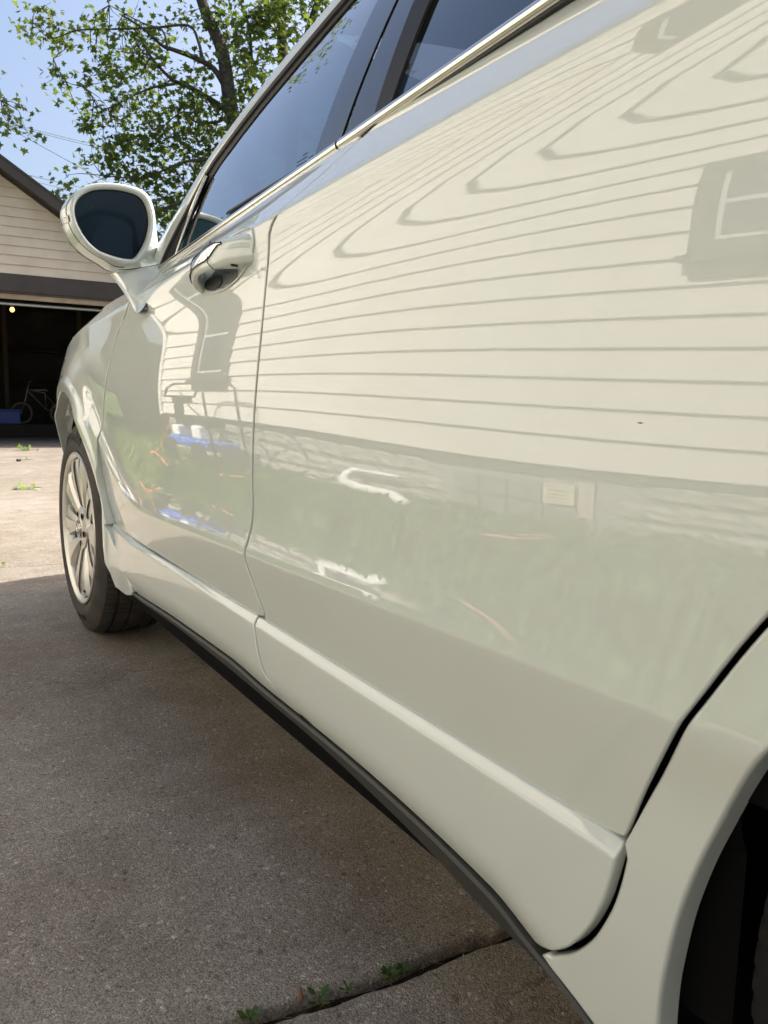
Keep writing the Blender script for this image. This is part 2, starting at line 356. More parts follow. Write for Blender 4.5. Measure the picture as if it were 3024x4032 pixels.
for _ in range(3): ARC[1:-1] = .25*ARC[:-2]+.5*ARC[1:-1]+.25*ARC[2:]
for _ in range(6): ARC[12:-1] = .25*ARC[11:-2]+.5*ARC[12:-1]+.25*ARC[13:]
def belt_line(y0, y1, dz=0): Y = np.linspace(y0, y1, 60); return np.c_[Y, z_t(Y)+dz]
def hline(y0, y1, z): Y = np.linspace(y0, y1, 30); return np.c_[Y, z_m(Y)-.004]
# rear door
bc = off(BC, -GAP); arc = off(ARC, GAP)
bc = bc[bc[:, 1] <= z_t(bc[:, 0])-.001]
rd = panel('rear_door', np.vstack([bc, hline(bc[-1][0], arc[0][0], 0)[1:-1], arc, belt_line(arc[-1][0], bc[0][0])[1:-1]]), car_x, PAINT, car, rows_door, depth=.0045, edge=.0024)
bc2 = off(BC, GAP); bc2 = bc2[bc2[:, 1] <= z_t(bc2[:, 0])-.001]; ac = off(AC, -GAP)
fd = panel('front_door', np.vstack([bc2[::-1], belt_line(bc2[0][0], ac[0][0])[1:-1], ac, hline(ac[-1][0], bc2[-1][0], 0)[1:-1]]), car_x, PAINT, car, rows_door, depth=.0045, edge=.0024)
# door lip seen through the shut line: a bright bevelled edge of the rear door
# ---- mouldings (lower cladding of each door)
def rows_m(Y): return np.concatenate([float(z_m(Y))-np.array([.0006, .0012, .002, .003, .0055, .008, .011, .0128, .0138, .0146, .0154, .0163, .0175, .020, .025, .034, .045]), np.arange(.385, float(z_mb(Y)), -.012), float(z_mb(Y))+np.array([.030, .022, .015, .009, .004])])
BCm = smooth_poly(ls([(1.149, .4288), (1.1526, .4251), (1.145, .402), (1.1354, .378), (1.1134, .350), (1.0769, .332), (1.04, .3236), (.995, .3155)]), 5, False)
ACm = smooth_poly(ls([(2.205, .4437), (2.173, .431), (2.127, .4034), (2.052, .368), (1.957, .3328), (1.92, .315)]), 5, False)
RCm = smooth_poly(ls([(.4035, .4103), (.405, .400), (.4095, .3760), (.4165, .3495), (.4305, .3170), (.4500, .2880), (.4720, .2680), (.492, .2565)]), 5, False)
def mline(y0, y1): Y = np.linspace(y0, y1, 50); return np.c_[Y, z_mb(Y)]
q = off(BCm, -GAP-.001)
rm = panel('door_moulding', np.vstack([q, mline(.975, .51), off(RCm[::-1], .004)]), mould_x, PAINT, rd, rows_m, h=.012, edge=.0026, depth=.014)
q = off(BCm, GAP-.001)
fm = panel('door_moulding', np.vstack([q, mline(1.02, 1.90), off(ACm[::-1], -.001)]), mould_x, PAINT, fd, rows_m, h=.012, edge=.0026, depth=.014)
# ---- front fender with wheel arch
R_A = .452
def arch(hub, a0, a1, r=R_A, n=60): A = np.linspace(a0, a1, n); return np.c_[hub[0]+r*np.cos(A), hub[1]+r*np.sin(A)]
acf = off(AC, GAP); acm = off(ACm, GAP+.001)
fen = np.vstack([acf, acm[1:], [(1.95, .294), (2.02, .278), (2.0885, .271), (2.154, .271), (2.20, .305)], arch(HUBF, pi-.03, -.1)[0:], [(3.20, .28)], [(3.50, .30), (3.53, .45), (3.53, .60)],
    belt_line(3.48, acf[0][0])[2:-1]])
def rows_f(Y):
    zs, zt = float(z_s(Y)), float(z_t(Y)); return np.concatenate([np.arange(.28, zs-.02, .013), zs+np.arange(-.018, .03, .004), np.arange(zs+.033, zt+.02, .007)])
def rows_f2(Y):
    zs, zt = float(z_s(Y)), float(z_t(Y)); return np.concatenate([np.arange(.28, zs-.02, .008), zs+np.arange(-.018, .03, .004), np.arange(zs+.033, zt+.02, .007)])
ff = panel('front_fender', fen, flank_x, PAINT, car, rows_f2, h=.008, edge=.003, depth=.035)
# ---- rear quarter
fq = lambda Y, Z: flank_x(Y, Z, HUBR, 0)+.002
arq = off(ARC, -GAP-.001); rq = smooth_poly(ls([(.3945, .405), (.3985, .3800), (.4065, .3490), (.4210, .3160), (.4345, .2945), (.4520, .2745), (.4780, .2540)]), 5, False)
R_B = .412
_l = smooth_poly([(.372, .21), (.3715, .2627), (.3695, .30), (.3655, .33), (.3612, .36), (.3553, .388), (.3457, .423), (.3336, .458), (.3181, .4955), (.295, .5403), (.261, .59), (.212, .64), (.14, .69), (.05, .728), (-.05, .742)], 5, False)-np.array([.003, 0])
LIPR = np.vstack([_l, (_l[::-1]*np.array([-1, 1])+np.array([-.10, 0]))[1:]])
quarter = np.vstack([arq[::-1], rq[1:], ls([(.4886, .2523), (.4668, .2416), (.4470, .2321), (.4332, .2237), (.415, .205), (.395, .175), (.385, .16)]), LIPR, [(-.5, .30), (-.93, .32), (-.95, .7)], belt_line(-.93, arq[-1][0])[:-1]])
qp = panel('rear_quarter_panel', quarter, fq, PAINT, car, rows_f, h=.013, edge=.0045, depth=.026)
# bluish arch return is simply the deep flange of the quarter panel
# ---- grey rocker cladding
_cz = ls(np.c_[[.30, .38, .436, .464, .569, .75, 1.0, 1.55, 1.92, 2.05], [.12, .19, .228, .2375, .2492, .275, .2950, .308, .298, .293]]).T
def clad_z(Y): return spline(*_cz, Y)
Y = np.linspace(.30, 2.02, 90); G = []
for y in Y:
    zt_ = float(z_mb(y))-.004 if y > .52 else float(spline([.30, .38, .44, .48, .52], [.13, .19, .2225, .2375, float(z_mb(.52))-.004], y)); zb_ = float(clad_z(y)); xo = float(mould_x(y, max(zt_, .28)+.03))+.003
    k = 1-math.exp(-(2.03-y)/.02)
    G.append([(xo+.04, y, zt_+.002), (xo+.003, y, zt_), (xo, y, zt_-.0035), (xo+.001, y, zt_-(zt_-zb_)*.5*k), (xo+.002, y, zt_-(zt_-zb_)*.9*k), (xo+.005, y, zt_-(zt_-zb_)*k), (xo+.10, y, zt_-(zt_-zb_)*k+.012)])
autosmooth(MB().grid(G).build('rocker_cladding', CLAD, car), 40)
# ---- inner dark structure behind every gap
b = MB()
Yg = np.linspace(-.9, 3.0, 100)
def in_arch(y, z, m=.0): return np.hypot(y-HUBF[0], z-HUBF[1]) < R_A+m or np.hypot(y-HUBR[0], z-HUBR[1]) < R_B+m
Zr = np.linspace(.27, 1.0, 34); idx = {}; V = []; Fc = []
for i, y in enumerate(Yg):
    for j in range(34):
        z = .27+(float(z_t(y))-.012-.27)*j/33; x = float(car_x(y, max(z, .45)))+.028+(.01 if z < .45 else 0); idx[i, j] = len(V); V.append((x, y, z))
for i in range(len(Yg)-1):
    for j in range(33):
        q = [V[idx[i, j]], V[idx[i+1, j]], V[idx[i+1, j+1]], V[idx[i, j+1]]]
        if any(in_arch(p[1], p[2], .012) or (p[1] > 2.6 and p[2] < .7) for p in q) and (q[0][1] > 1 or all(in_arch(p[1], p[2], -.012) for p in q)): continue
        Fc.append((idx[i, j], idx[i+1, j], idx[i+1, j+1], idx[i, j+1]))
mk('inner_structure', V, Fc, LINER, car)
# wheel housings
for hub, R in ((HUBF, R_A+.012), (HUBR, R_B+.034)):
    b = MB(); A = np.linspace(-.10 if hub is HUBF else -.6, pi+.3, 40); x0 = .545 if hub is HUBF else .525
    b.grid([[(x0+dx, hub[0]+R*cos(a), hub[1]+R*sin(a)) for dx in (0, .2, .42)] for a in A])
    b.add([(x0+.42, hub[0], hub[1])]+[(x0+.42, hub[0]+R*cos(a), hub[1]+R*sin(a)) for a in A], [(0, i+1, i+2) for i in range(39)])
    b.build('wheel_housing', LINER, car, True)
# ---- belt trims, glass, pillars.  greenhouse surface
KG = .968                                           # greenhouse: tucked in behind the belt
def g0_x(Y, Z): s = Z-(1.196-.054*Y); return .566+.12*s+.55*s*s
def g_x(Y, Z): return KG*g0_x(np.asarray(Y)/KG, .773+(np.asarray(Z)-.773)/KG)
def gs(P): P = np.array(P, float); return np.c_[P[:, 0]*KG, .773+(P[:, 1]-.773)*KG]
def strip_on(fn, line, prof, name, mt, parent, sm=True):
    """sweep an (outward, up) profile along a (Y,Z) line lying on surface fn"""
    L = np.array(line, float); T = np.gradient(L, axis=0); T /= np.linalg.norm(T, axis=1)[:, None]; Nn = np.c_[-T[:, 1], T[:, 0]]
    X = fn(L[:, 0], L[:, 1]); G = [[(X[i]-o, L[i, 0]+Nn[i, 0]*u, L[i, 1]+Nn[i, 1]*u) for o, u in prof] for i in range(len(L))]
    return autosmooth(MB().grid(G, closev=True).build(name, mt, parent), 50)
SIDE = [(.002, -.002), (.007, .001), (.0095, .005), (.009, .010), (.006, .0135), (.001, .016), (-.02, .016), (-.02, -.002)]
SIDE2 = [(-.012, -.0045), (.0045, -.0045), (.0045, -.0015), (-.012, -.0015)]
for (y0, y1, own) in ((1.035, 1.935, fd), (-.15, 1.030, rd)):
    Y = np.linspace(y0, y1, 50); L = gs(np.c_[Y, 1.196-.054*Y+.004])
    strip_on(g_x, L, SIDE, 'belt_trim', SATIN, own); strip_on(g_x, L, SIDE2, 'weather_strip', RUBBER, own)
def sheet(name, poly, mt, parent, dx=0, h=.03, th=.004):
    return panel(name, gs(poly), lambda Y, Z: g_x(Y, Z)+dx, mt, parent, None, h, .0006, th, flange=th > 0)
zb = lambda y: 1.196-.054*y+.012
GT = lambda y: float(spline([-.9, .3, .85, 1.17, 1.47, 1.645, 1.9], [1.44, 1.55, 1.50, 1.425, 1.355, 1.292, 1.17], y))   # upper edge of the side glass
fg = [(1.135, zb(1.135)), (1.822, zb(1.822)), (1.675, 1.284)]+[(y, GT(y)-.004) for y in np.linspace(1.63, .93, 14)]
fg = [(1.822, zb(1.822)), (1.69, 1.270)]+[(y, GT(y)-.004) for y in np.linspace(1.645, .97, 14)]+[(1.13, zb(1.13))]
sheet('window_glass', fg, GLASS, fd, .004)
sheet('quarter_glass', [(1.905, zb(1.905)), (1.838, zb(1.838)), (1.705, 1.268), (1.70, 1.272), (1.80, 1.215)], GLASS, fd, .004)
# divider post between the two glasses: black seal with a bright face
dv = np.array([(1.830, zb(1.83)), (1.698, 1.272)]); dv = gs(dense(dv, .01))
strip_on(g_x, dv, [(.001, -.010), (.004, -.010), (.004, .008), (.001, .008)], 'division_seal', RUBBER, fd)
strip_on(g_x, dv, [(.004, .001), (.008, .002), (.008, .008), (.004, .009)], 'division_trim', SATIN, fd)
# B pillar covers
def bp(y0, y1, top): return [(y0, zb(y0)), (y1, zb(y1)), (y1-(y1-y0)*0+(-.125 if top else 0), 1.36), (y0-.125, 1.36)]
sheet('pillar_cover', [(1.045, zb(1.045)), (1.128, zb(1.128)), (1.02, 1.36), (.99, GT(.97)), (.91, GT(.9)), (.955, 1.325)], GLOSSBLK, fd, -.001)
sheet('pillar_cover', [(.948, zb(.948)), (1.030, zb(1.03)), (.942, 1.325), (.90, GT(.9)), (.81, GT(.82)), (.893, 1.30)], GLOSSBLK, rd, -.001)
sheet('pillar_seal', [(.905, zb(.905)), (.946, zb(.944)), (.891, 1.30), (.80, GT(.8)), (.755, GT(.76)), (.846, 1.285)], RUBBER, rd, -.003)
rg = [(.915, zb(.915)), (.853, 1.285)]+[(y, GT(y)-.004) for y in np.linspace(.77, -.2, 12)]+[(-.12, zb(-.12))]
sheet('window_glass', rg, GLASSD, rd, .003)
# fine print etched in the glass corner
b = MB()
for i in range(5):
    z0 = 1.146+i*.0062; y0 = 1.150
    for k in range(6 if i != 4 else 3):
        y = y0+k*.0062; yy_, zz_ = y*KG, .773+(z0-.773)*KG; b.box((g_x(yy_, zz_)-.0012, yy_, zz_), (g_x(yy_, zz_)-.0008, yy_+.0045, zz_+.0016))
b.build('glass_marking', mat('etched_grey', (.03, .035, .05), .8), fd)
# upper door frame, A pillar, roof rail
AP = np.array([(2.03, 1.150), (1.975, 1.19), (1.882, 1.236), (1.78, 1.288), (1.68, 1.338), (1.524, 1.392), (1.36, 1.435), (1.226, 1.464), (1.0, 1.505), (.7, 1.54), (.3, 1.56), (-.3, 1.55), (-.9, 1.46)])
AI = np.array([(1.945, 1.108), (1.89, 1.148), (1.80, 1.206), (1.69, 1.283), (1.60, 1.318), (1.47, 1.358), (1.32, 1.395), (1.17, 1.429), (.95, 1.475), (.65, 1.52), (.3, 1.54), (-.3, 1.53), (-.9, 1.44)])
apo, api = gs(smooth_poly(AP, 8, False)), gs(smooth_poly(AI, 8, False))
def gline(P, dx): return np.c_[g_x(P[:, 0], P[:, 1])-dx, P]
A_, B_ = gline(apo, .0), gline(api, .0)
G = [[b_+np.array([.012, 0, -.001]), b_+np.array([-.001, 0, 0]), b_*.75+a*.25+np.array([-.006, 0, 0]), b_*.4+a*.6+np.array([-.008, 0, 0]), a+np.array([-.002, 0, .0]), a+np.array([.010, .0, .006]), a+np.array([.05, .0, .012])] for a, b_ in zip(A_, B_)]
autosmooth(MB().grid(G).build('roof_pillar', PAINT, car), 60)
G = [[p+np.array(q) for q in ((-.002, 0, .001), (-.007, 0, -.001), (-.007, -.002, -.008), (-.002, -.002, -.010))] for p in B_]
autosmooth(MB().grid(G, closev=True).build('window_surround', RUBBER, car), 50)
G = [[p+np.array(q) for q in ((.004, 0, -.006), (-.003, -.004, -.010), (-.002, -.010, -.026), (.006, -.010, -.028))] for p in B_]
autosmooth(MB().grid(G, closev=True).build('frame_seal', RUBBER, car), 50)
# ---- the rest of the shell: roof, bonnet, windscreen, far side
for nm, poly, fn in (('rear_door', np.vstack([bc, arc, belt_line(arc[-1][0], bc[0][0])[1:-1]]), car_x), ('front_door', np.vstack([bc2[::-1], belt_line(bc2[0][0], ac[0][0])[1:-1], ac]), car_x),
                     ('front_fender', fen, flank_x), ('rear_quarter_panel', quarter, fq)):
    panel(nm, poly, fn, PAINT, car, None, h=.05, mirror=True, flange=False)
def across(L, bulge, n=13):
    L = np.array(L, float); out = []
    for p in L:
        row = []
        for k in range(n):
            t = k/(n-1); row.append((p[0]+(2*XC-2*p[0])*t, p[1]+bulge[1]*4*t*(1-t), p[2]+bulge[0]*4*t*(1-t)))
        out.append(row)
    return out
roofY = np.linspace(1.30, -.85, 24); zr = np.interp(roofY, apo[::-1, 0], apo[::-1, 1])
rl = np.c_[g_x(roofY, zr)+.04, roofY, zr+.012]
autosmooth(MB().grid(across(rl, (.075, 0))).build('roof', PAINT, car), 60)
yw = np.linspace(1.30, 1.96, 16); zw = np.interp(yw, apo[::-1, 0], apo[::-1, 1]); wl = np.c_[g_x(yw, zw)+.05, yw, zw+.01]
autosmooth(MB().grid(across(wl, (.03, .16))).build('windscreen', GLASS, car), 60)
yh = np.linspace(1.93, 3.45, 30); zh = z_t(yh); hl = np.c_[car_x(yh, zh-.001)+.002, yh, zh+.0005]
autosmooth(MB().grid(across(hl, (.055, .05))).build('bonnet', PAINT, car), 60)
fr = [(.80, 3.50, z) for z in (.72, .55, .4, .25)]
autosmooth(MB().grid(across([(.66, 3.45, .75)]+fr, (.0, .18))).build('front_bumper', PAINT, car), 60)
autosmooth(MB().grid(across([(.60, -.92, z) for z in (1.46, 1.2, .9, .6, .3)], (.0, -.12))).build('tailgate', PAINT, car), 60)
b = MB()
for yy in (-.9, 2.0):
    pass
fg2 = [(2*XC-g_x(y, z), y, z) for y, z in gs([(1.8, zb(1.8)), (1.65, 1.29), (1.3, 1.39), (.8, 1.48), (.2, 1.53), (-.2, 1.52), (-.12, zb(-.12))])]
mk('window_glass', fg2, [tuple(range(len(fg2)))], GLASS, car)
# floor pan and cabin
b = MB(); b.box((.52, .42, .24), (2*XC-.52, 2.2, .27)); b.box((.95, -.8, .24), (2*XC-.95, 3.3, .27)); b.build('floor_pan', LINER, car)
SEAT = mat('dark_seat_fabric', (.018, .013, .011), .7)
for (xx, yy) in ((.78, 1.05), (1.62, 1.05), (.78, .15), (1.62, .15)):
    s = MB(); s.box((xx, yy, .45), (xx+.48, yy+.5, .62)); s.box((xx+.02, yy-.14, .6), (xx+.46, yy+.02, 1.2)); s.box((xx+.13, yy-.16, 1.22), (xx+.35, yy-.06, 1.40))
    bevel(s.build('seat', SEAT, car, True), .03, 3)
s = MB(); s.box((.62, 1.62, .7), (2*XC-.62, 2.0, 1.04)); bevel(s.build('dashboard', SEAT, car), .05, 3)
LIN = mat('brown_lining', (.03, .014, .010), .6)
for xx in (.60, 2*XC-.64):
    s = MB(); s.box((xx, -.1, .5), (xx+.04, 1.9, 1.08)); s.build('door_lining', LIN, car)
a = np.linspace(0, 2*pi, 25)[:-1]; MB().tube([(1.02+.18*cos(t), 1.50+.05*sin(t), 1.02+.17*sin(t)) for t in a], .014, 8, closed=True).build('steering_wheel', SEAT, car, True)
# ---- door handle (front door)
ys = np.array([1.175, 1.19, 1.215, 1.25, 1.29, 1.33, 1.365, 1.39, 1.405, 1.412])
ox = np.array([.004, .018, .030, .040, .044, .043, .036, .024, .010, -.004])     # outward of the outer face
hz = np.array([1.020, 1.020, 1.019, 1.017, 1.013, 1.009, 1.003, .996, .992, .990])
hh = np.array([.021, .025, .025, .022, .0175, .0155, .0155, .017, .0165, .012])    # half height
tk = np.array([.03, .042, .046, .018, .014, .014, .016, .024, .020, .012])
def handle_sec(i, f=1.0, n=20):
    x0 = float(car_x(ys[i], .985)); c = []
    for k in range(n):
        a = 2*pi*k/n; ca, sa = cos(a), sin(a); e = .75
        u = math.copysign(abs(ca)**e, ca); v_ = math.copysign(abs(sa)**e, sa)
        c.append((x0-ox[i]+tk[i]*.5-u*tk[i]*.5*f, ys[i], hz[i]+v_*hh[i]*f))
    return c
yi = np.linspace(0, len(ys)-1, 46)
ys0, ox0, hz0, hh0, tk0 = ys, ox, hz, hh, tk
ys, ox, hz, hh, tk = (np.interp(yi, range(len(q)), q) if q is ys0 else spline(range(len(q)), q, yi) for q in (ys0, ox0, hz0, hh0, tk0))
G = [handle_sec(i) for i in range(len(ys))]
hb = MB().grid(G, closev=True); n_ = 20; hb.f += [tuple(range(n_)), tuple(range(45*n_, 46*n_))[::-1]]
hnd = hb.build('door_handle', PAINT, fd, True)
# chrome blade over the upper outer face
G = []
for i in range(12, 45):
    x0 = float(car_x(ys[i], .985)); t = max(0.02, min(1, (i-13)/5, (45-i)/7))**.5; row = []
    for k in range(9):
        a = radians(-22+(86)*k/8*t+50*(1-t)); e = .75; ca, sa = cos(a), sin(a); u = abs(ca)**e; v_ = math.copysign(abs(sa)**e, sa); g_ = .0016 if 0 < k < 8 else -.003
        row.append((x0-ox[i]+tk[i]*.5-u*tk[i]*.5-g_*ca, ys[i], hz[i]+v_*hh[i]+g_*sa))
    G.append(row)
autosmooth(MB().grid(G).build('chrome_blade', CHROME, hnd), 80)
MB().tube([r[1] for r in G]+[r[4] for r in G[-1:]]+[r[7] for r in G[::-1]]+[r[4] for r in G[:1]], .0011, 5, closed=True).build('blade_seam', RUBBER, hnd)
b = MB(); b.box((float(car_x(1.205, .985))-.031, 1.192, .992), (float(car_x(1.205, .985))-.02, 1.1955, .9955)); b.build('key_button', RUBBER, hnd)
# shut line of the handle's fixed end
L = [(float(car_x(y, .985))-o-.0006, y, z) for y, o, z in ((1.262, .038, 1.040), (1.266, .0425, 1.022), (1.262, .0435, 1.005), (1.248, .040, .994), (1.232, .034, .988), (1.215, .024, .985))]
MB().tube(L, .0009, 6).build('handle_seam', RUBBER, hnd)
# flat dark panels on the door: shade behind the grip put into colour
rc = []
for k in range(28):
    a = 2*pi*k/28; rc.append((1.300+.062*cos(a), .992+.018*sin(a)))
panel('recess_shade', np.array(rc), lambda Y, Z: car_x(Y, Z)-.0012, mat('recess_shadow_tone', (.03, .034, .038), .35, coat=.6), fd, None, h=.012, depth=.0, edge=.0004, flange=False)
panel('recess_shade', np.array([(1.345+.040*cos(t), .987+.012*sin(t)) for t in np.linspace(0, 2*pi, 25)[:-1]]), lambda Y, Z: car_x(Y, Z)-.0030, RUBBER, fd, None, h=.01, depth=0, edge=.0003, flange=False)
L = [(float(car_x(y, z))-.001, y, z) for y, z in smooth_poly([(1.41, 1.02), (1.35, 1.045), (1.25, 1.055), (1.185, 1.052), (1.169, 1.038), (1.174, 1.018), (1.200, .997), (1.245, .980), (1.30, .971), (1.36, .974), (1.40, .984), (1.415, 1.0)], 6)]
MB().tube(L, .0022, 8, closed=True).build('handle_bezel', PAINT, fd, True)
pc = panel('paint_chip', np.array([(0.4081, 0.7667), (0.4116, 0.7673), (0.4151, 0.7668), (0.4116, 0.7660)]), lambda Y, Z: car_x(Y, Z)-.0003, RUBBER, rd, None, h=.002, depth=0, edge=.0001, flange=False)
# ---- door mirror
O = [(.3475, 1.2139), (.3591, 1.2377), (.3817, 1.2618), (.4111, 1.2786), (.4461, 1.2895), (.4815, 1.2945), (.5139, 1.2937), (.5376, 1.286), (.5521, 1.2713), (.561, 1.2474), (.5652, 1.2154), (.5683, 1.1794), (.5735, 1.140), (.572, 1.116), (.535, 1.1035), (.4677, 1.0902), (.4308, 1.1066), (.4015, 1.1208), (.3764, 1.1404), (.3601, 1.1625), (.3508, 1.187)]
Gl = [(.3703, 1.2174), (.3782, 1.2354), (.3953, 1.2515), (.4174, 1.2618), (.4483, 1.2677), (.4796, 1.2693), (.5078, 1.2652), (.5237, 1.2547), (.5332, 1.2334), (.5364, 1.2092), (.5332, 1.1841), (.5244, 1.1564), (.5104, 1.1317), (.4975, 1.1177), (.4743, 1.1159), (.4446, 1.1202), (.4173, 1.1289), (.3941, 1.1482), (.3781, 1.1732), (.3704, 1.1957)]
def resamp(P, n=96):
    P = smooth_poly(P, 8); c = P.mean(0)*0+np.array([.455, 1.19]); a = np.arctan2(P[:, 1]-c[1], P[:, 0]-c[0]); r = np.hypot(*(P-c).T); o = np.argsort(a); a, r = a[o], r[o]
    t = np.linspace(-pi, pi, n, endpoint=False); rr = np.interp(t, np.r_[a-2*pi, a, a+2*pi], np.r_[r, r, r]); return c, t, rr
c_, t_, ro = resamp(O); _, _, rg_ = resamp(Gl)
k_ = CAM[:2]*0
def mring(r, Y, c=c_):
    s = Y/1.98; return [(((c[0]+r[i]*cos(t_[i]))*1.0), Y, c[1]+r[i]*sin(t_[i])) for i in range(96)]
rim = rg_*.0+1
rings = [mring(rg_*.985, 1.948), mring(rg_*1.0+.0005, 1.936), mring(rg_+.004, 1.927), mring(rg_+.0085, 1.924), mring(rg_+.013, 1.928), mring(rg_*.25+ro*.75, 1.950), mring(ro*.985, 1.968), mring(ro, 1.985), mring(ro*.985, 2.005), mring(ro*.93, 2.035), mring(ro*.80, 2.062), mring(ro*.55, 2.080), mring(ro*.2, 2.087)]
mir = MB().grid(rings, closev=True); mir.f.append(tuple(range(12*96, 13*96)))
mirror = mir.build('side_mirror', PAINT, car, True)
ins_ = MB().grid([mring(rg_*.998, 1.938), mring(rg_*.965, 1.944)], closev=True); ins_.build('mirror_seal', RUBBER, mirror, True)
MG = mat('mirror_glass', (.008, .016, .022), .06, 0, .25)
b = MB(); b.add(mring(rg_*.975, 1.943), [tuple(range(96))]); b.build('mirror_glass', MG, mirror)
# blind spot symbol: a small star shaped spark and a car shape
b = MB(); cx, cz = .3975, 1.2235
for k in range(5):
    a = 2*pi*k/5; b.add([(cx, 1.9424, cz), (cx+.0022*cos(a)-.0004*sin(a), 1.9424, cz+.0022*sin(a)+.0004*cos(a)), (cx+.0022*cos(a)+.0004*sin(a), 1.9424, cz+.0022*sin(a)-.0004*cos(a))], [(0, 1, 2)])
b.box((.4045, 1.9422, 1.2215), (.4120, 1.9425, 1.2245)); b.box((.4055, 1.9422, 1.2245), (.4105, 1.9425, 1.2262)); b.box((.4048, 1.9422, 1.2198), (.4062, 1.9425, 1.2215)); b.box((.4103, 1.9422, 1.2198), (.4117, 1.9425, 1.2215))
b.build('warning_symbol', mat('symbol_black', (.001, .001, .001), .6), mirror)
# seams round the shell and the turn lamp
idx_ = [i for i in range(96) if (t_[i] > 1.4 or t_[i] < -.9)]
idx_ = [i for i in range(96) if t_[i] > 1.9]+[i for i in range(96) if t_[i] < -1.25]
L = [(c_[0]+(rg_[i]*.25+ro[i]*.75+.0006)*cos(t_[i]), 1.9495, c_[1]+(rg_[i]*.25+ro[i]*.75+.0006)*sin(t_[i])) for i in idx_]
MB().tube(L, .0007, 6).build('shell_seam', RUBBER, mirror)
LENS = mat('smoky_lens', (.13, .10, .085), .08, 0, .6, 1, .02)
sel = [i for i in range(96) if pi-.12 < t_[i] or t_[i] < -pi+.10]; sel = [i for i in range(96) if t_[i] > pi-.10]+[i for i in range(96) if t_[i] < -pi+.09]
G = [[(c_[0]+r_[i]*cos(t_[i]), y, c_[1]+r_[i]*sin(t_[i])) for y, r_ in ((1.935, rg_+.0165), (1.9495, rg_*.25+ro*.75+.0012), (1.968, ro*.985+.0012), (1.985, ro+.0012), (2.005, ro*.985+.0012), (2.02, ro*.965+.001))] for i in sel]
autosmooth(MB().grid(G).build('turn_lamp', LENS, mirror), 60)
# mirror arm
arm_o = smooth_poly([(0.4628, 1.9590, 1.0869), (0.4648, 1.8896, 1.0510), (0.4630, 1.8231, 1.0124), (0.4620, 1.7757, 0.9775), (0.4596, 1.7484, 0.9704)], 6, False)
arm_i = smooth_poly([(0.5613, 1.9235, 1.1091), (0.5429, 1.8509, 1.0733), (0.5146, 1.7993, 1.0417), (0.4871, 1.7606, 1.0079), (0.4645, 1.7344, 0.9779)], 6, False)
G = []
for i in range(len(arm_o)):
    o_, n2 = arm_o[i], arm_i[i]; f_ = np.linalg.norm(n2-o_)/.106; q = lambda t, dy, dz=0: o_*(1-t)+n2*t+np.array([0, dy, dz])
    G.append([o_+np.array([.012, .085*f_+.004, .004]), o_+np.array([.001, .06*f_+.002, 0]), o_+np.array([-.0005, .03*f_, 0]), q(.03, .012*f_), q(.24, .0), q(.6, -.001), n2, n2+np.array([.014, .012, 0])])
autosmooth(MB().grid(G).build('mirror_arm', PAINT, mirror), 28)
L = [(.4655, 1.9425, 1.0885), (.50, 1.9405, 1.0945), (.54, 1.9375, 1.105), (.566, 1.9355, 1.1135)]; MB().tube(L, .0012, 6).build('arm_seam', RUBBER, mirror)
MB().tube([p+np.array([.001, -.002, -.001]) for p in arm_i[::-1]], .0013, 6).build('arm_seam', RUBBER, mirror)
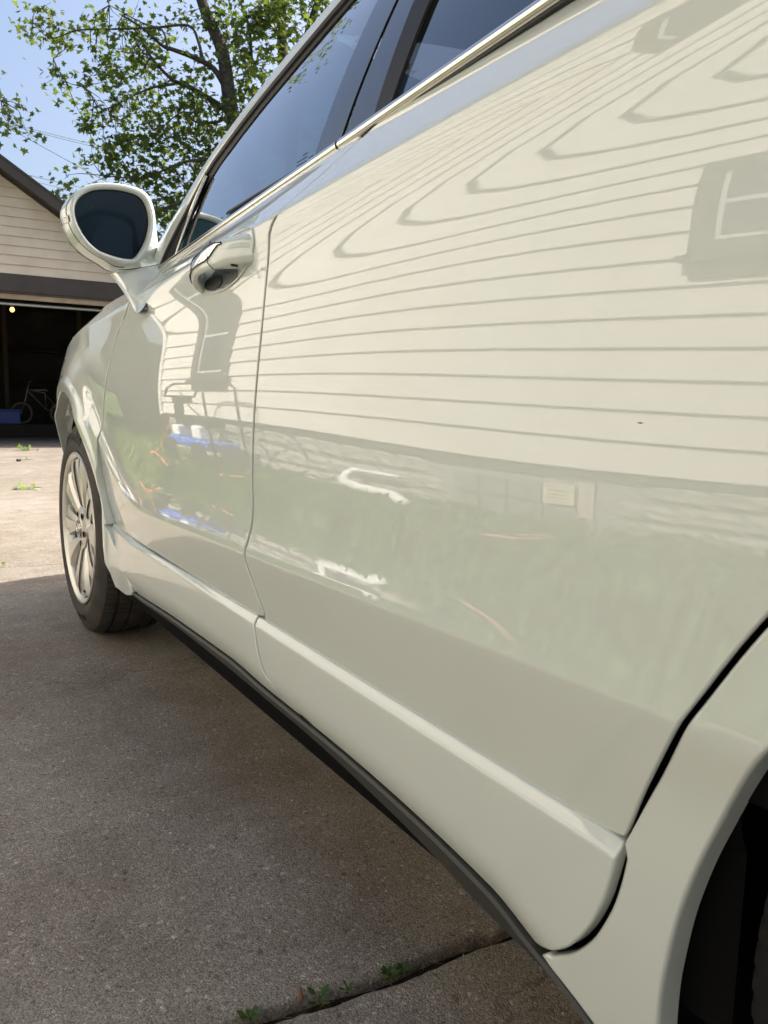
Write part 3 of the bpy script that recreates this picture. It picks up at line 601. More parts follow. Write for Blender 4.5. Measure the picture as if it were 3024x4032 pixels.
# ---- wheels
TYRE = mat('dusty_tyre_rubber', (.05, .043, .036), .72, 0, .3, build=noisy((.030, .027, .024), (.062, .052, .043), 14, .3, .0006, 300))
ALLOY = mat('silver_alloy', (.60, .58, .53), .36, .62, .5, .4, .06)
ALLOYD = mat('dark_alloy_barrel', (.10, .10, .10), .45, .6)
def make_wheel(hub, steer, X0=.476, tm=None):
    """axis along X, outer face towards -X"""
    R_, RI = .357, .2515
    root = empty('wheel', Vector((X0, hub[0], hub[1]))-Vector(car.location)); root.parent = car
    Rz = Matrix.Rotation(steer, 3, 'Z')
    def put(b, name, m, parent=None, sm=True, ang=35):
        V = b.V(); V = V@np.array(Rz).T; ob = mk(name, V, b.f, m, None, False); ob.parent = parent or root
        if sm: autosmooth(ob, ang)
        return ob
    nseg = 300
    prof = [(.20, RI-.01), (.235, RI+.008), (.238, RI+.03), (.230, .318), (.2255, .335), (.218, .347), (.2065, .3535), (.19, .3562), (.187, .3565), (.186, .349), (.178, .349), (.177, .3570),
            (.150, .3575), (.149, .350), (.140, .350), (.139, .3576), (.101, .3576), (.100, .350), (.091, .350), (.090, .3575), (.055, .3570), (.054, .349), (.046, .349), (.045, .3565), (.042, .3562), (.026, .3535), (.013, .347), (.006, .335),
            (-.0005, .318), (-.008, .30), (-.0085, .285), (-.003, RI+.013), (.002, RI+.006), (.006, RI-.004), (.03, RI-.01)]
    G = []
    for i in range(nseg):
        a = 2*pi*i/nseg; row = []
        for k, (x, r) in enumerate(prof):
            sip = (i % 3 == 0)
            if r > .345 and k not in (9, 10, 13, 14, 17, 18, 21, 22) and sip: r = r-.004
            
            row.append((x, r*cos(a), r*sin(a)))
        G.append(row)
    ty = put(MB().grid(G, closeu=True), 'tyre', tm or TYRE, None, True, 30)
    # barrel and rim lip
    A = [2*pi*i/96 for i in range(96)]
    lip = [(.004, RI-.001), (-.002, RI+.0035), (-.0055, RI+.001), (-.0055, RI-.005), (.0, RI-.012), (.008, RI-.020), (.03, RI-.024)]
    put(MB().grid([[(x, r*cos(a), r*sin(a)) for x, r in lip] for a in A], closeu=True), 'rim', ALLOY)
    put(MB().grid([[(x, r*cos(a), r*sin(a)) for x, r in ((.03, RI-.024), (.10, RI-.035), (.19, RI-.03), (.20, .06))] for a in A], closeu=True), 'rim_barrel', ALLOYD)
    put(MB().grid([[(x, r*cos(a), r*sin(a)) for x, r in ((.085, .165), (.08, .16), (.08, .05))] for a in A], closeu=True), 'brake_disc', mat('brake_steel', (.22, .21, .2), .4, 1))
    # ten spokes in five pairs, each a faceted blade with a raised ridge
    sp_ob = None
    for p in range(5):
        for s in (-1, 1):
            b = MB(); base = 2*pi*p/5+pi/2
            rr = [.052, .085, .125, .165, .205, .232]; off_ = [.030, .050, .082, .098, .094, .098]   # angle offset from the pair axis
            wd = [.034, .042, .056, .076, .098, .122]; G = []
            for j, r in enumerate(rr):
                a = base+s*(.26+off_[j]*.62); wv = wd[j]*.5; xo = [.018, .010, .004, .000, -.002, .002][j]
                t = np.array([0, -sin(a), cos(a)]); rd_ = np.array([0, cos(a), sin(a)])
                row = []
                for q, dx in ((-1, .026), (-.98, .010), (-.35*s-.1, .0), (.35*s+.22*s, .0015), (.98, .010), (1, .026)):
                    P = rd_*r+t*wv*q; row.append((xo+dx, P[1], P[2]))
                G.append(row)
            b.grid(G)
            put(b, 'spoke', ALLOY, None, True, 18)
    b = MB(); n5 = 40
    hubp = [(.024, .078), (.010, .070), (.006, .052), (.004, .036), (.001, .033)]
    b.grid([[(x, r*cos(2*pi*i/n5), r*sin(2*pi*i/n5)) for x, r in hubp] for i in range(n5)], closeu=True); put(b, 'hub', ALLOY)
    b = MB(); b.add([(0, 0, 0)]+[(.0005, .033*cos(2*pi*i/n5), .033*sin(2*pi*i/n5)) for i in range(n5)], [(0, i+1, (i+1) % n5+1) for i in range(n5)])
    cap = put(b, 'centre_cap', ALLOYD)
    for k in range(3):                              # three slanted shields inside a ring
        b = MB(); cy = (-.011, 0, .011)[k]; cz_ = (.004, -.001, .004)[k]; sh = [(-.0055, .010), (.0055, .010), (.0055, -.002), (0, -.011), (-.0055, -.002)]
        b.add([(-.0012, cy+y_, cz_+z_+y_*.4) for y_, z_ in sh]+[(.001, cy+y_, cz_+z_+y_*.4) for y_, z_ in sh], [(0, 1, 2, 3, 4)]+[(i, (i+1) % 5, (i+1) % 5+5, i+5) for i in range(5)])
        put(b, 'emblem', CHROME, cap, False)
    put(MB().tube([(-.0005, .029*cos(a), .029*sin(a)) for a in A[::3]], .0022, 6, closed=True), 'emblem_ring', CHROME, cap)
    for k in range(5):
        a = 2*pi*k/5+pi/2+pi/5; y_, z_ = .052*cos(a), .052*sin(a); b = MB(); c = [(y_+.0115*cos(t), z_+.0115*sin(t)) for t in np.linspace(0, 2*pi, 13)[:-1]]
        b.add([(.0035, y, z) for y, z in c], [tuple(range(12))]); put(b, 'lug_hole', LINER, None, False)
    b = MB(); b.tube([(.012, .225*cos(-1.9), .225*sin(-1.9)), (-.004, .212*cos(-1.9), .212*sin(-1.9))], .0042, 8); put(b, 'valve', RUBBER)
    # raised lettering on the sidewall
    for txt, ang0, hgt, flip in (('BFGoodrich', radians(88), .034, 1), ('Advantage', radians(-98), .021, 1)):
        fc = bpy.data.curves.new('lettering', 'FONT'); fc.body = txt; fc.size = hgt*1.35; fc.extrude = .0008; fc.align_x = 'CENTER'; fc.resolution_u = 3
        to = bpy.data.objects.new('lettering', fc); COL.objects.link(to); bpy.context.view_layer.update()
        me = bpy.data.meshes.new_from_object(to.evaluated_get(bpy.context.evaluated_depsgraph_get())); bpy.data.objects.remove(to)
        V = np.array([v.co for v in me.vertices]); r_ = .291+V[:, 1]*1.0; th_ = ang0+V[:, 0]/.30; xo = -.0083-V[:, 2]*.9-.0006+np.clip(r_-.30, 0, 1)*.30+np.clip(.287-r_, 0, 1)*.1
        bend = np.c_[xo, -r_*np.cos(th_)*-1, r_*np.sin(th_)]
        F = [tuple(p.vertices) for p in me.polygons]
        b = MB(); b.add(bend, F); put(b, 'lettering', mat('letter_rubber', (.010, .009, .009), .6), ty, False)
    return root
wf = make_wheel(HUBF, radians(0.6), .497); wr = make_wheel(HUBR, 0., .515, mat('shaded_tyre_rubber', (.010, .010, .010), .8, 0, .15))  # rear tyre coloured near black for the shade inside its arch
# far side wheels: copies
for wsrc, hub in ((wf, HUBF), (wr, HUBR)):
    root = empty('wheel', Vector((2*XC-.476, hub[0], hub[1]))-Vector(car.location)); root.parent = car; root.rotation_euler = (0, 0, pi)
    for ch in list(wsrc.children):
        if ch.name.split('.')[0] in ('tyre', 'rim', 'rim_barrel', 'hub', 'spoke'):
            c = ch.copy(); COL.objects.link(c); c.parent = root
# ================================================================== GROUND
GY = radians(4.0)                                   # the driveway, house and garage run 4 degrees off the car
DU = np.array([cos(GY), -sin(GY), 0]); DV = np.array([sin(GY), cos(GY), 0])     # across / along
def dr(u, v, z=0): return np.array([0, 0, z])+DU*u+DV*v
RZD = Matrix.Rotation(-GY, 4, 'Z')
def grassy(n, b):
    v = texco(n); a = noise(n, v, 3, 5, .6); c = noise(n, v, 60, 4, .7)
    n.links.new(mix(n, .5, ramp(n, a, [(.3, (.045, .075, .018)), (.7, (.10, .14, .035))]), ramp(n, c, [(.3, (.03, .055, .012)), (.7, (.11, .16, .04))])), b.inputs['Base Color'])
    bump(n, b, c, 1, .03)
GRASSM = mat('lawn_green', (.07, .11, .03), .8, 0, .2, build=grassy)
tag(mk('lawn', [(-400, -400, -.035), (400, -400, -.035), (400, 400, -.035), (-400, 400, -.035)], [(0, 1, 2, 3)], GRASSM), kind='structure')
drv = MB().add([dr(-1.25, -6, -.03), dr(5.2, -6, -.03), dr(5.2, 21, -.03), dr(-1.25, 21, -.03)], [(0, 1, 2, 3)]).build('driveway', SOIL); tag(drv, kind='structure')
def slab(u0, u1, va, vb, ga, gb, rag):
    """one poured slab: va/vb are functions v(u) of its cross joints, ga/gb half joint widths; top at z=0"""
    n = 220 if rag else 24; U = np.linspace(u0+.006, u1-.006, n); b = MB()
    rs = np.random.RandomState(int(abs(u0*10+va(0)*7))+3)
    def rough(k, amp):
        x = rs.randn(k); 
        for _ in range(3): x = np.convolve(np.r_[x[-2:], x, x[:2]], [.2, .2, .2, .2, .2], 'valid')
        y = rs.randn(k)*.35; return (x*2+y)*amp
    e1 = rough(n, .003 if rag else .001); e2 = rough(n, .003 if rag else .001)
    rows = []
    for k, u in enumerate(U):
        a = va(u)+ga+e1[k]*(1 if rag else .4); c = vb(u)-gb+e2[k]*(1 if rag else .4)
        rows.append([dr(u, a+.001, -.045), dr(u, a, -.012), dr(u, a+.0025, -.003), dr(u, a+.007, 0), dr(u, (a+c)/2, 0), dr(u, c-.007, 0), dr(u, c-.0025, -.003), dr(u, c, -.012), dr(u, c-.001, -.045)])
    b.grid(rows); s = [dr(u0+.006, va(u0)+ga, -.045), dr(u0+.006, vb(u0)-gb, -.045)]
    return autosmooth(b.build('slab', CONC, drv, True), 50)
J = [lambda u: -3.2, lambda u: .844+.10*np.clip(.36-u, 0, .5)-.02*np.clip(u-.5,-1,0)*0+.003*np.sin(u*23), lambda u: 3.955-.02*u, lambda u: 7.50-.16*u, lambda u: 10.75, lambda u: 14.52]
gaps = [.004, .0135, .003, .003, .004, .004]
for i in range(5):
    for (a, c) in ((-1.2, 1.55), (1.55, 5.1)): slab(a, c, J[i], J[i+1], gaps[i], gaps[i+1], i in (0, 1) and a < 0)
# garage apron and floor slab
slab(-1.2, 5.1, J[5], lambda u: 15.2, .004, .002, False); slab(-2.0, 5.1, lambda u: 15.2, lambda u: 21, .003, .002, False)
# dirt lying in the open joint
b = MB(); G = []
for u in np.linspace(-1.2, 1.5, 260):
    v = float(J[1](u)); fill = .002+.006*sin(u*5+1)+.004*sin(u*37)
    G.append([dr(u, v-.016, -.030), dr(u, v-.008, -.022+fill*.7+random.uniform(-.002, .002)), dr(u, v+.002, -.020+fill+random.uniform(-.003, .003)), dr(u, v+.010, -.022+fill*.5), dr(u, v+.018, -.030)])
tag(b.grid(G).build('joint_dirt', SOIL, None, True), kind='stuff')
# dry stalks and crumbs in the joint
b = MB()
for k in range(420):
    u = random.uniform(-1.2, 1.2); v = float(J[1](u))+random.uniform(-.011, .011); p = dr(u, v, -.006+random.uniform(-.004, .004)); a = random.uniform(0, pi); l = random.uniform(.004, .016)
    b.tube([p, p+np.array([cos(a)*l, sin(a)*l*.5, random.uniform(-.002, .005)])], .00045, 3, False)
tag(b.build('dry_stalks', mat('straw', (.20, .14, .085), .9)), kind='stuff')
b = MB()
for k in range(700):                                # loose grit on the slab
    u = random.uniform(-.6, .9); v = random.uniform(.2, 3.2); p = dr(u, v, .0004); r = random.uniform(.0006, .0017)
    V = np.array([(1, 0, 0), (-.5, .8, 0), (-.5, -.8, 0), (0, 0, .9)])*r*np.random.RandomState(k).uniform(.7, 1.3, 3); b.add(V+p, [(0, 1, 3), (1, 2, 3), (2, 0, 3)])
tag(b.build('loose_grit', mat('grit', (.42, .40, .37), .7)), kind='stuff')
# ------------------------------------------------------------------ leaves
def leaf_mat(name, c1, c2, tr=.35):
    m = bpy.data.materials.new(name); m.use_nodes = True; n = m.node_tree; n.nodes.clear()
    o = N(n, 'ShaderNodeOutputMaterial'); g = N(n, 'ShaderNodeNewGeometry'); d = N(n, 'ShaderNodeBsdfPrincipled'); t = N(n, 'ShaderNodeBsdfTranslucent'); mx = N(n, 'ShaderNodeMixShader'); mx.inputs[0].default_value = tr
    c = mix(n, g.outputs['Random Per Island'], c1, c2); n.links.new(c, d.inputs['Base Color']); d.inputs['Roughness'].default_value = .5; d.inputs['Specular IOR Level'].default_value = .35
    tc = mix(n, 1.0, c, (1.7, 1.9, .75), 'MULTIPLY'); n.links.new(tc, t.inputs[0])
    n.links.new(d.outputs[0], mx.inputs[1]); n.links.new(t.outputs[0], mx.inputs[2]); n.links.new(mx.outputs[0], o.inputs[0]); return m
MAPLE = leaf_mat('maple_leaf', (.055, .078, .022), (.125, .148, .048), .5)
WEEDM = leaf_mat('weed_leaf', (.040, .085, .018), (.085, .15, .035), .3)
BARK = mat('grey_bark', (.09, .07, .055), .9, 0, .2, build=noisy((.05, .042, .035), (.13, .105, .085), 9, .8, .01, 30))
_ml = np.array([(0, 0), (.10, .22), (.42, .12), (.34, .34), (.52, .56), (.27, .55), (.13, .72), (0, 1.0), (-.13, .72), (-.27, .55), (-.52, .56), (-.34, .34), (-.42, .12), (-.10, .22)])
_mv = np.array([(x, y, .16*abs(x)-.12*y*y) for x, y in _ml]); _mv = np.vstack([_mv, [(0, .42, -.03)]])
_mf = [(14, i, (i+1) % 14) for i in range(14)]
_ov = np.array([(0, 0, 0), (.22, .25, .05), (.30, .55, .04), (.15, .85, 0), (0, 1, -.05), (-.15, .85, 0), (-.30, .55, .04), (-.22, .25, .05), (0, .5, -.02)]); _of = [(8, i, (i+1) % 8) for i in range(8)]
def leaves(name, pos, size, mt, parent=None, shape='maple', droop=.5, seed=1, loc=None, upbias=None):
    """many separate leaf faces in one mesh"""
    rs = np.random.RandomState(seed); P = np.array(pos, float); n = len(P); tv, tf = (_mv, _mf) if shape == 'maple' else (_ov, _of)
    az = rs.uniform(0, 2*pi, n); el = rs.normal(-droop, .55, n) if upbias is None else rs.normal(upbias, .3, n); tw = rs.normal(0, .7, n)
    S = (rs.uniform(.6, 1.25, n) if np.isscalar(size) else 1)*np.array(size)
    d = np.c_[np.cos(az)*np.cos(el), np.sin(az)*np.cos(el), np.sin(el)]; s = np.c_[-np.sin(az), np.cos(az), np.zeros(n)]; u = np.cross(s, d)
    s2 = s*np.cos(tw)[:, None]+u*np.sin(tw)[:, None]; u2 = np.cross(s2, d)
    V = P[:, None]+S[:, None, None]*(tv[None, :, 0:1]*s2[:, None]+tv[None, :, 1:2]*d[:, None]+tv[None, :, 2:3]*u2[:, None])
    m = len(tv); F = (np.array(tf)[None]+(np.arange(n)*m)[:, None, None]).reshape(-1, 3)
    V = V.reshape(-1, 3); o_ = np.array(origin_of(parent)) if parent is not None else np.array(loc or (0, 0, 0)); V = V-o_
    me = bpy.data.meshes.new(name); me.vertices.add(len(V)); me.vertices.foreach_set('co', V.ravel()); me.loops.add(F.size); me.loops.foreach_set('vertex_index', F.ravel().astype(np.int32))
    me.polygons.add(len(F)); me.polygons.foreach_set('loop_start', (np.arange(len(F))*3).astype(np.int32)); me.update(calc_edges=True); me.materials.append(mt)
    ob = bpy.data.objects.new(name, me); COL.objects.link(ob)
    if parent: ob.parent = parent
    elif loc is not None: ob.location = loc
    return ob
# ------------------------------------------------------------------ weeds in the joint, fallen leaves
def weed(u, label, spec, size, dv=0):
    v = float(J[1](u))+dv; root = empty('weed', tuple(dr(u, v, -.008)), label, 'weed', 'weeds sprouting in the driveway joint')
    o = dr(u, v, -.008); b = MB(); b.tube([o, o+np.array([0, 0, .012])], .0011, 5); pos = []
    for (a, l, z) in spec:
        l = l*.82; e = o+np.array([cos(a)*l*.35, sin(a)*l*.35, .006+z]); b.tube([o+np.array([0, 0, .006]), e], .0007, 4, False)
        me = _ov*np.array([.95, 1, 1])*l; d = np.array([cos(a), sin(a), .35]); d /= np.linalg.norm(d); s_ = np.array([-sin(a), cos(a), 0]); n_ = np.cross(s_, d)
        V = e+me[:, 0:1]*s_+me[:, 1:2]*d+me[:, 2:3]*n_; mk('leaf', V, _of, WEEDM, root, True)
    b.build('stem', WEEDM, root)
weed(.282, 'pale green rosette weed at the lower left end of the driveway joint', [(a, .016+.003*sin(a*3), .002*k) for k, a in enumerate(np.linspace(0, 5.6, 8))], 1)
weed(.374, 'four leaved light green seedling in the driveway joint beside the dry brown leaf', [(.5, .021, .002), (2.0, .019, .004), (3.4, .020, .001), (4.9, .022, .003), (5.6, .012, .006)], 1)
weed(.414, 'smallest weed in the driveway joint, between the seedling and the clump', [(.3, .011, .004), (1.6, .010, .006), (2.8, .012, .003), (4.2, .011, .002), (5.3, .009, .005)], 1)
weed(.477, 'bushy dark green clump of weed in the middle of the driveway joint', [(a, .013, .003*(k % 4)) for k, a in enumerate(np.linspace(0, 12, 14))], 1)
weed(.498, 'low spreading weed at the right end of the dark green clump in the joint', [(a, .012, .002*(k % 3)) for k, a in enumerate(np.linspace(.4, 10, 10))], 1)
DRYL = mat('dry_leaf', (.20, .10, .055), .8)
u = .352; p = dr(u, float(J[1](u))+.004, -.006)
V = p+np.array([(0, 0, 0), (.004, .002, .008), (.002, .004, .018), (-.001, .003, .028), (-.004, .004, .018), (-.005, .001, .008), (-.0005, -.003, .012)]); 
tag(mk('dry_leaf', V, [(6, i, (i+1) % 6) for i in range(6)], DRYL, None, True), 'curled brown dry leaf standing upright in the driveway joint', 'leaf')
def fallen(x, y, s, label, sp):
    pos = [(x+random.uniform(-s, s), y+random.uniform(-s*.6, s*.6), random.uniform(.006, .03)) for _ in range(sp)]
    root = empty('fallen_twig', (x, y, 0), label, 'fallen leaves', 'green leaf sprigs fallen on the driveway')
    leaves('leaf', pos, s*.75, leaf_mat('fresh_leaf', (.10, .17, .04), (.30, .36, .16), .3), root, 'maple', .0, int(x*100)+sp)
    MB().tube([(x-s*1.3, y, .008), (x, y+.01, .015), (x+s, y-.01, .02)], .0025, 5).build('twig', BARK, root)
fallen(.96, 7.41, .10, 'largest fallen sprig of green leaves, lying across the middle driveway joint', 7)
fallen(1.73, 13.35, .14, 'green leaf sprig fallen nearest the garage, beyond the farthest joint', 9)
fallen(1.40, 11.05, .09, 'small yellow green leaf scrap lying on the joint near the garage', 3)
fallen(.36, 3.96, .035, 'tiny green leaves caught in the driveway joint just beyond the car shadow', 5)
b = MB(); b.tube([(1.29, 10.96, .018), (1.33, 10.99, .018)], .018, 8); tag(b.build('dark_pebble', mat('dark_nut', (.03, .02, .02), .7)), 'small dark round pebble lying before the garage', 'pebble')
# ================================================================== GARAGE
P0 = np.array([1.479, 14.794, 0])
def gp(u, z, d=0): return P0+DU*u+DV*d+np.array([0, 0, z])
def gbox(b, u0, u1, z0, z1, d0, d1):
    V = [gp(u0, z0, d0), gp(u1, z0, d0), gp(u1, z0, d1), gp(u0, z0, d1), gp(u0, z1, d0), gp(u1, z1, d0), gp(u1, z1, d1), gp(u0, z1, d1)]
    return b.add(V, [(0, 3, 2, 1), (4, 5, 6, 7), (0, 1, 5, 4), (1, 2, 6, 5), (2, 3, 7, 6), (3, 0, 4, 7)])
gar = empty('garage', tuple(gp(.0, 0)), 'detached garage with cream lap siding, brown trim and its door open', 'garage')
UL, UR, APX = -3.3, 3.5, .10; SL = .655
def rake(u): return 4.77-SL*abs(u-APX)
z = 2.915; k = 0; b_ex = .1555
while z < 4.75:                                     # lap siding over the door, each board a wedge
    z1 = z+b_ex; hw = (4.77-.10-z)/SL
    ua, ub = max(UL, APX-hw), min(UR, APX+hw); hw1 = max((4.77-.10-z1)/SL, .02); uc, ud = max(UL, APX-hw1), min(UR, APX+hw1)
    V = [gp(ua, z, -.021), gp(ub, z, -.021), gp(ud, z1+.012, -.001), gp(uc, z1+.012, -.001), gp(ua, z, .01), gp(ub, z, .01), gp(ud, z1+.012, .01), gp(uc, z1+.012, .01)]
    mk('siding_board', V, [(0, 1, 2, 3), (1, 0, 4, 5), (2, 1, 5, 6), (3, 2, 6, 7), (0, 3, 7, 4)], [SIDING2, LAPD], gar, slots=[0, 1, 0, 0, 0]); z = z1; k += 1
for (u0, u1) in ((UL, -2.62), (2.9, UR)):            # jamb siding either side of the opening
    for j in range(18):
        z = .12+j*b_ex; V = [gp(u0, z, -.016), gp(u1, z, -.016), gp(u1, z+b_ex+.01, -.001), gp(u0, z+b_ex+.01, -.001)]
        mk('siding_board', V+[p+DV*.02 for p in V], [(0, 1, 2, 3), (1, 0, 4, 5), (2, 1, 5, 6), (3, 2, 6, 7), (0, 3, 7, 4)], SIDING2, gar)
b = MB(); gbox(b, UL-.02, UR+.02, 2.62, 2.905, -.045, .1); bevel(b.build('header_board', BROWN, gar), .004, 1)
b = MB(); gbox(b, -2.6, 2.9, 2.585, 2.618, -.03, .09); b.build('header_trim', BROWN, gar)
TAN = mat('bare_wood_trim', (.36, .27, .17), .7, build=noisy((.30, .22, .14), (.42, .33, .22), 6, .2, .001, 40))
b = MB(); gbox(b, -2.6, 2.9, 2.50, 2.583, .0, .12); b.build('wood_stop', TAN, gar)
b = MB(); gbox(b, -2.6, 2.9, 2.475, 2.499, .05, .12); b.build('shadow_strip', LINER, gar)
GALV = mat('galvanised_metal', (.45, .47, .48), .35, .7)
b = MB(); b.tube([gp(-2.6, 2.438, .17), gp(2.9, 2.438, .17)], .030, 10); b.build('door_bottom_bar', GALV, gar, True)
b = MB(); gbox(b, -2.6, 2.9, 2.82, 2.88, .3, 2.6); b.build('raised_door', mat('door_underside', (.05, .05, .05), .7), gar)
for (u0, u1) in ((-2.72, -2.6), (2.9, 3.02)):
    b = MB(); gbox(b, u0, u1, 0, 2.62, -.04, .12); b.build('door_jamb', BROWN, gar)
# roof with fascia and overhang
SHING = mat('dark_shingles', (.05, .045, .04), .9, build=noisy((.035, .03, .028), (.075, .065, .058), 20, .6, .004, 80))
for s in (-1, 1):
    e = APX+s*3.9; zE = rake(e)
    V = [gp(APX, 4.80, -.32), gp(e, zE+.03, -.32), gp(e, zE+.03, 6.3), gp(APX, 4.80, 6.3)]; V2_ = [p-np.array([0, 0, .045]) for p in V]
    mk('roof_slope', V+V2_, [(0, 1, 2, 3), (7, 6, 5, 4), (0, 4, 5, 1), (1, 5, 6, 2), (2, 6, 7, 3)], SHING, gar)
    V = [gp(APX, 4.752, -.31), gp(e, zE-.018, -.31), gp(e, zE-.185, -.31), gp(APX, 4.585, -.31)]; V2_ = [p+DV*.03 for p in V]
    mk('rake_fascia', V+V2_, [(3, 2, 1, 0), (4, 5, 6, 7), (0, 1, 5, 4), (2, 3, 7, 6)], BROWN, gar)
    V = [gp(APX, 4.60, -.28), gp(e, zE-.17, -.28), gp(e, zE-.17, -.005), gp(APX, 4.60, -.005)]
    mk('rake_soffit', V, [(0, 1, 2, 3)], BROWN, gar)
    V = [gp(APX, 4.64, -.03), gp(e, zE-.13, -.03), gp(e, zE-.225, -.03), gp(APX, 4.545, -.03)]; mk('frieze_board', V+[p+DV*.025 for p in V], [(3, 2, 1, 0), (2, 3, 7, 6)], BROWN, gar)
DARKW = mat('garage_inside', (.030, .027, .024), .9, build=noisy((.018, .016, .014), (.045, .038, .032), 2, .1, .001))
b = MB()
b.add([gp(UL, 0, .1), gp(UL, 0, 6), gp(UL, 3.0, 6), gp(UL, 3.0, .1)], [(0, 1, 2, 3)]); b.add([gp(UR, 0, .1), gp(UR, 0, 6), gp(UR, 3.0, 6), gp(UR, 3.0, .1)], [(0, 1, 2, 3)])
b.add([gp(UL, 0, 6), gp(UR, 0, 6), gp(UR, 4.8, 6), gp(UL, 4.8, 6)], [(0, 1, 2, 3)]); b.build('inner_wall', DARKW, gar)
b = MB()
for s in (UL-.03, UR+.03): gbox(b, s-.03, s+.03, 0, rake(s)+.0, 0.02, 6.1)
gbox(b, UL, UR, 0, rake(UL), 6.03, 6.1); b.build('outer_wall', SIDING2, gar)
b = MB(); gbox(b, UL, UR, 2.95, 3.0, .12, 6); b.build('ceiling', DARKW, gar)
for u in (.30, 1.9, -1.4):
    b = MB(); gbox(b, u, u+.09, 0 if u < 1 else 0, 2.94, 5.0, 5.09); b.build('stud', mat('old_timber', (.075, .045, .028), .8), gar)
for zz in (1.15, 1.95):
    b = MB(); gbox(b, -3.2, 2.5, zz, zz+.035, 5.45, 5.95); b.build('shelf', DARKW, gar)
# storage platform at the back with the things on it
OLD = mat('dark_timber', (.035, .028, .022), .9)
b = MB(); gbox(b, -2.2, 2.4, .0, .28, 3.75, 5.4); tag(bevel(b.build('storage_platform', OLD), .01), 'low dark wooden platform at the back of the garage', 'platform')
# hanging lamp
lp = empty('ceiling_lamp', tuple(gp(.435, 2.95, 3.2)), 'single bare yellow bulb glowing in the dark garage', 'lamp')
c = gp(.435, 0, 3.2); b = MB(); b.tube([c+[0, 0, 2.95], c+[0, 0, 2.76]], .012, 6); b.tube([c+[0, 0, 2.76], c+[0, 0, 2.70]], [.05, .03], 10); b.build('socket', TAN, lp)
b = MB(); b.grid([[(c[0]+.046*sin(t)*cos(a), c[1]+.046*sin(t)*sin(a), 2.655+.05*cos(t)) for a in np.linspace(0, 2*pi, 17)] for t in np.linspace(.05, pi-.01, 10)])
b.build('bulb', mat('glowing_bulb', (1, .8, .3), .5, emit=(1, .62, .16), es=2.2), lp, True)
# blue crate
BLUE = mat('blue_plastic', (.03, .07, .30), .45)
cr = empty('storage_bin', tuple(gp(.30, .28, 4)), 'blue plastic storage bin low in the dark garage', 'bin')
b = MB(); gbox(b, .04, .545, .28, .56, 3.9, 4.3); bevel(b.build('body', BLUE, cr), .015); b = MB(); gbox(b, .02, .565, .56, .60, 3.88, 4.32); bevel(b.build('lid', BLUE, cr), .012)
# child's bicycle leaning in the garage
bk = empty('bicycle', tuple(gp(.72, .28, 4.4)), 'child bicycle with pale frame standing in the dark garage behind the blue bin', 'bicycle')
BM_ = mat('bike_metal', (.30, .27, .22), .35, .6)
def gw(u, z, d=4.45): return gp(u, z, d)
for (uc, nm) in ((.60, 'wheel'), (1.42, 'wheel')):
    a = np.linspace(0, 2*pi, 33)[:-1]; b = MB(); b.tube([gw(uc+.22*cos(t), .52+.235*sin(t)) for t in a], .020, 8, closed=True); wb = b.build(nm, mat('bike_tyre', (.10, .085, .06), .7), bk, True)
    b = MB(); b.tube([gw(uc+.20*cos(t), .52+.214*sin(t)) for t in a], .008, 6, closed=True); b.build('rim', BM_, wb, True)
    b = MB()
    for t in a[::2]: b.tube([gw(uc, .52), gw(uc+.2*cos(t), .52+.214*sin(t))], .0015, 3, False)
    b.build('spokes', BM_, wb)
for nm, L, r in (('frame', [(.74, 1.02), (.80, .95), (1.12, .60), (1.10, .98), (.76, 1.03)], .014), ('frame', [(1.12, .60), (1.42, .52), (1.10, .98)], .010), ('fork', [(.60, .52), (.70, .86), (.74, 1.06), (.78, 1.20)], .012), ('top_tube', [(.75, 1.035), (1.10, 1.045), (1.16, 1.03)], .020)):
    MB().tube([gw(*q) for q in L], r, 6).build(nm, BM_, bk, True)
MB().tube([gp(.80, 1.22, 4.25), gp(.78, 1.20, 4.45), gp(.74, 1.22, 4.65)], .012, 6).build('handlebar', BM_, bk)
b = MB(); b.grid([[gp(1.03+.12*t, 1.10+.02*cos(a), 4.45+(.03+.06*t)*sin(a)) for a in np.linspace(0, 2*pi, 9)] for t in (0, .4, .8, 1)]); b.build('saddle', RUBBER, bk, True)
# ================================================================== THE HOUSE (seen in the reflections)
W0 = np.array([-3.0, 0, 0])
def hp(v, z, o=0):                                   # v along the wall, o out of the wall towards the car
    return W0+DV*(v/cos(GY))*1.0+DU*o+np.array([0, 0, z])
house = empty('house', tuple(hp(2, 0)), 'cream sided house with brown window trim along the left of the driveway', 'house')
H0, SE, VE, VB = .55, .2, 10.0, -7.0
ZE = 4.13
wins = [(8.05, 9.0, 1.12, 2.56), (-.2, 2.72, 1.95, 2.74), (-4.6, -3.2, 1.2, 2.6)]   # v0,v1,z0,z1
def hbox(b, v0, v1, z0, z1, o0, o1):
    V = [hp(v0, z0, o1), hp(v1, z0, o1), hp(v1, z0, o0), hp(v0, z0, o0), hp(v0, z1, o1), hp(v1, z1, o1), hp(v1, z1, o0), hp(v0, z1, o0)]
    return b.add(V, [(0, 3, 2, 1), (4, 5, 6, 7), (0, 1, 5, 4), (1, 2, 6, 5), (2, 3, 7, 6), (3, 0, 4, 7)])
k = 0
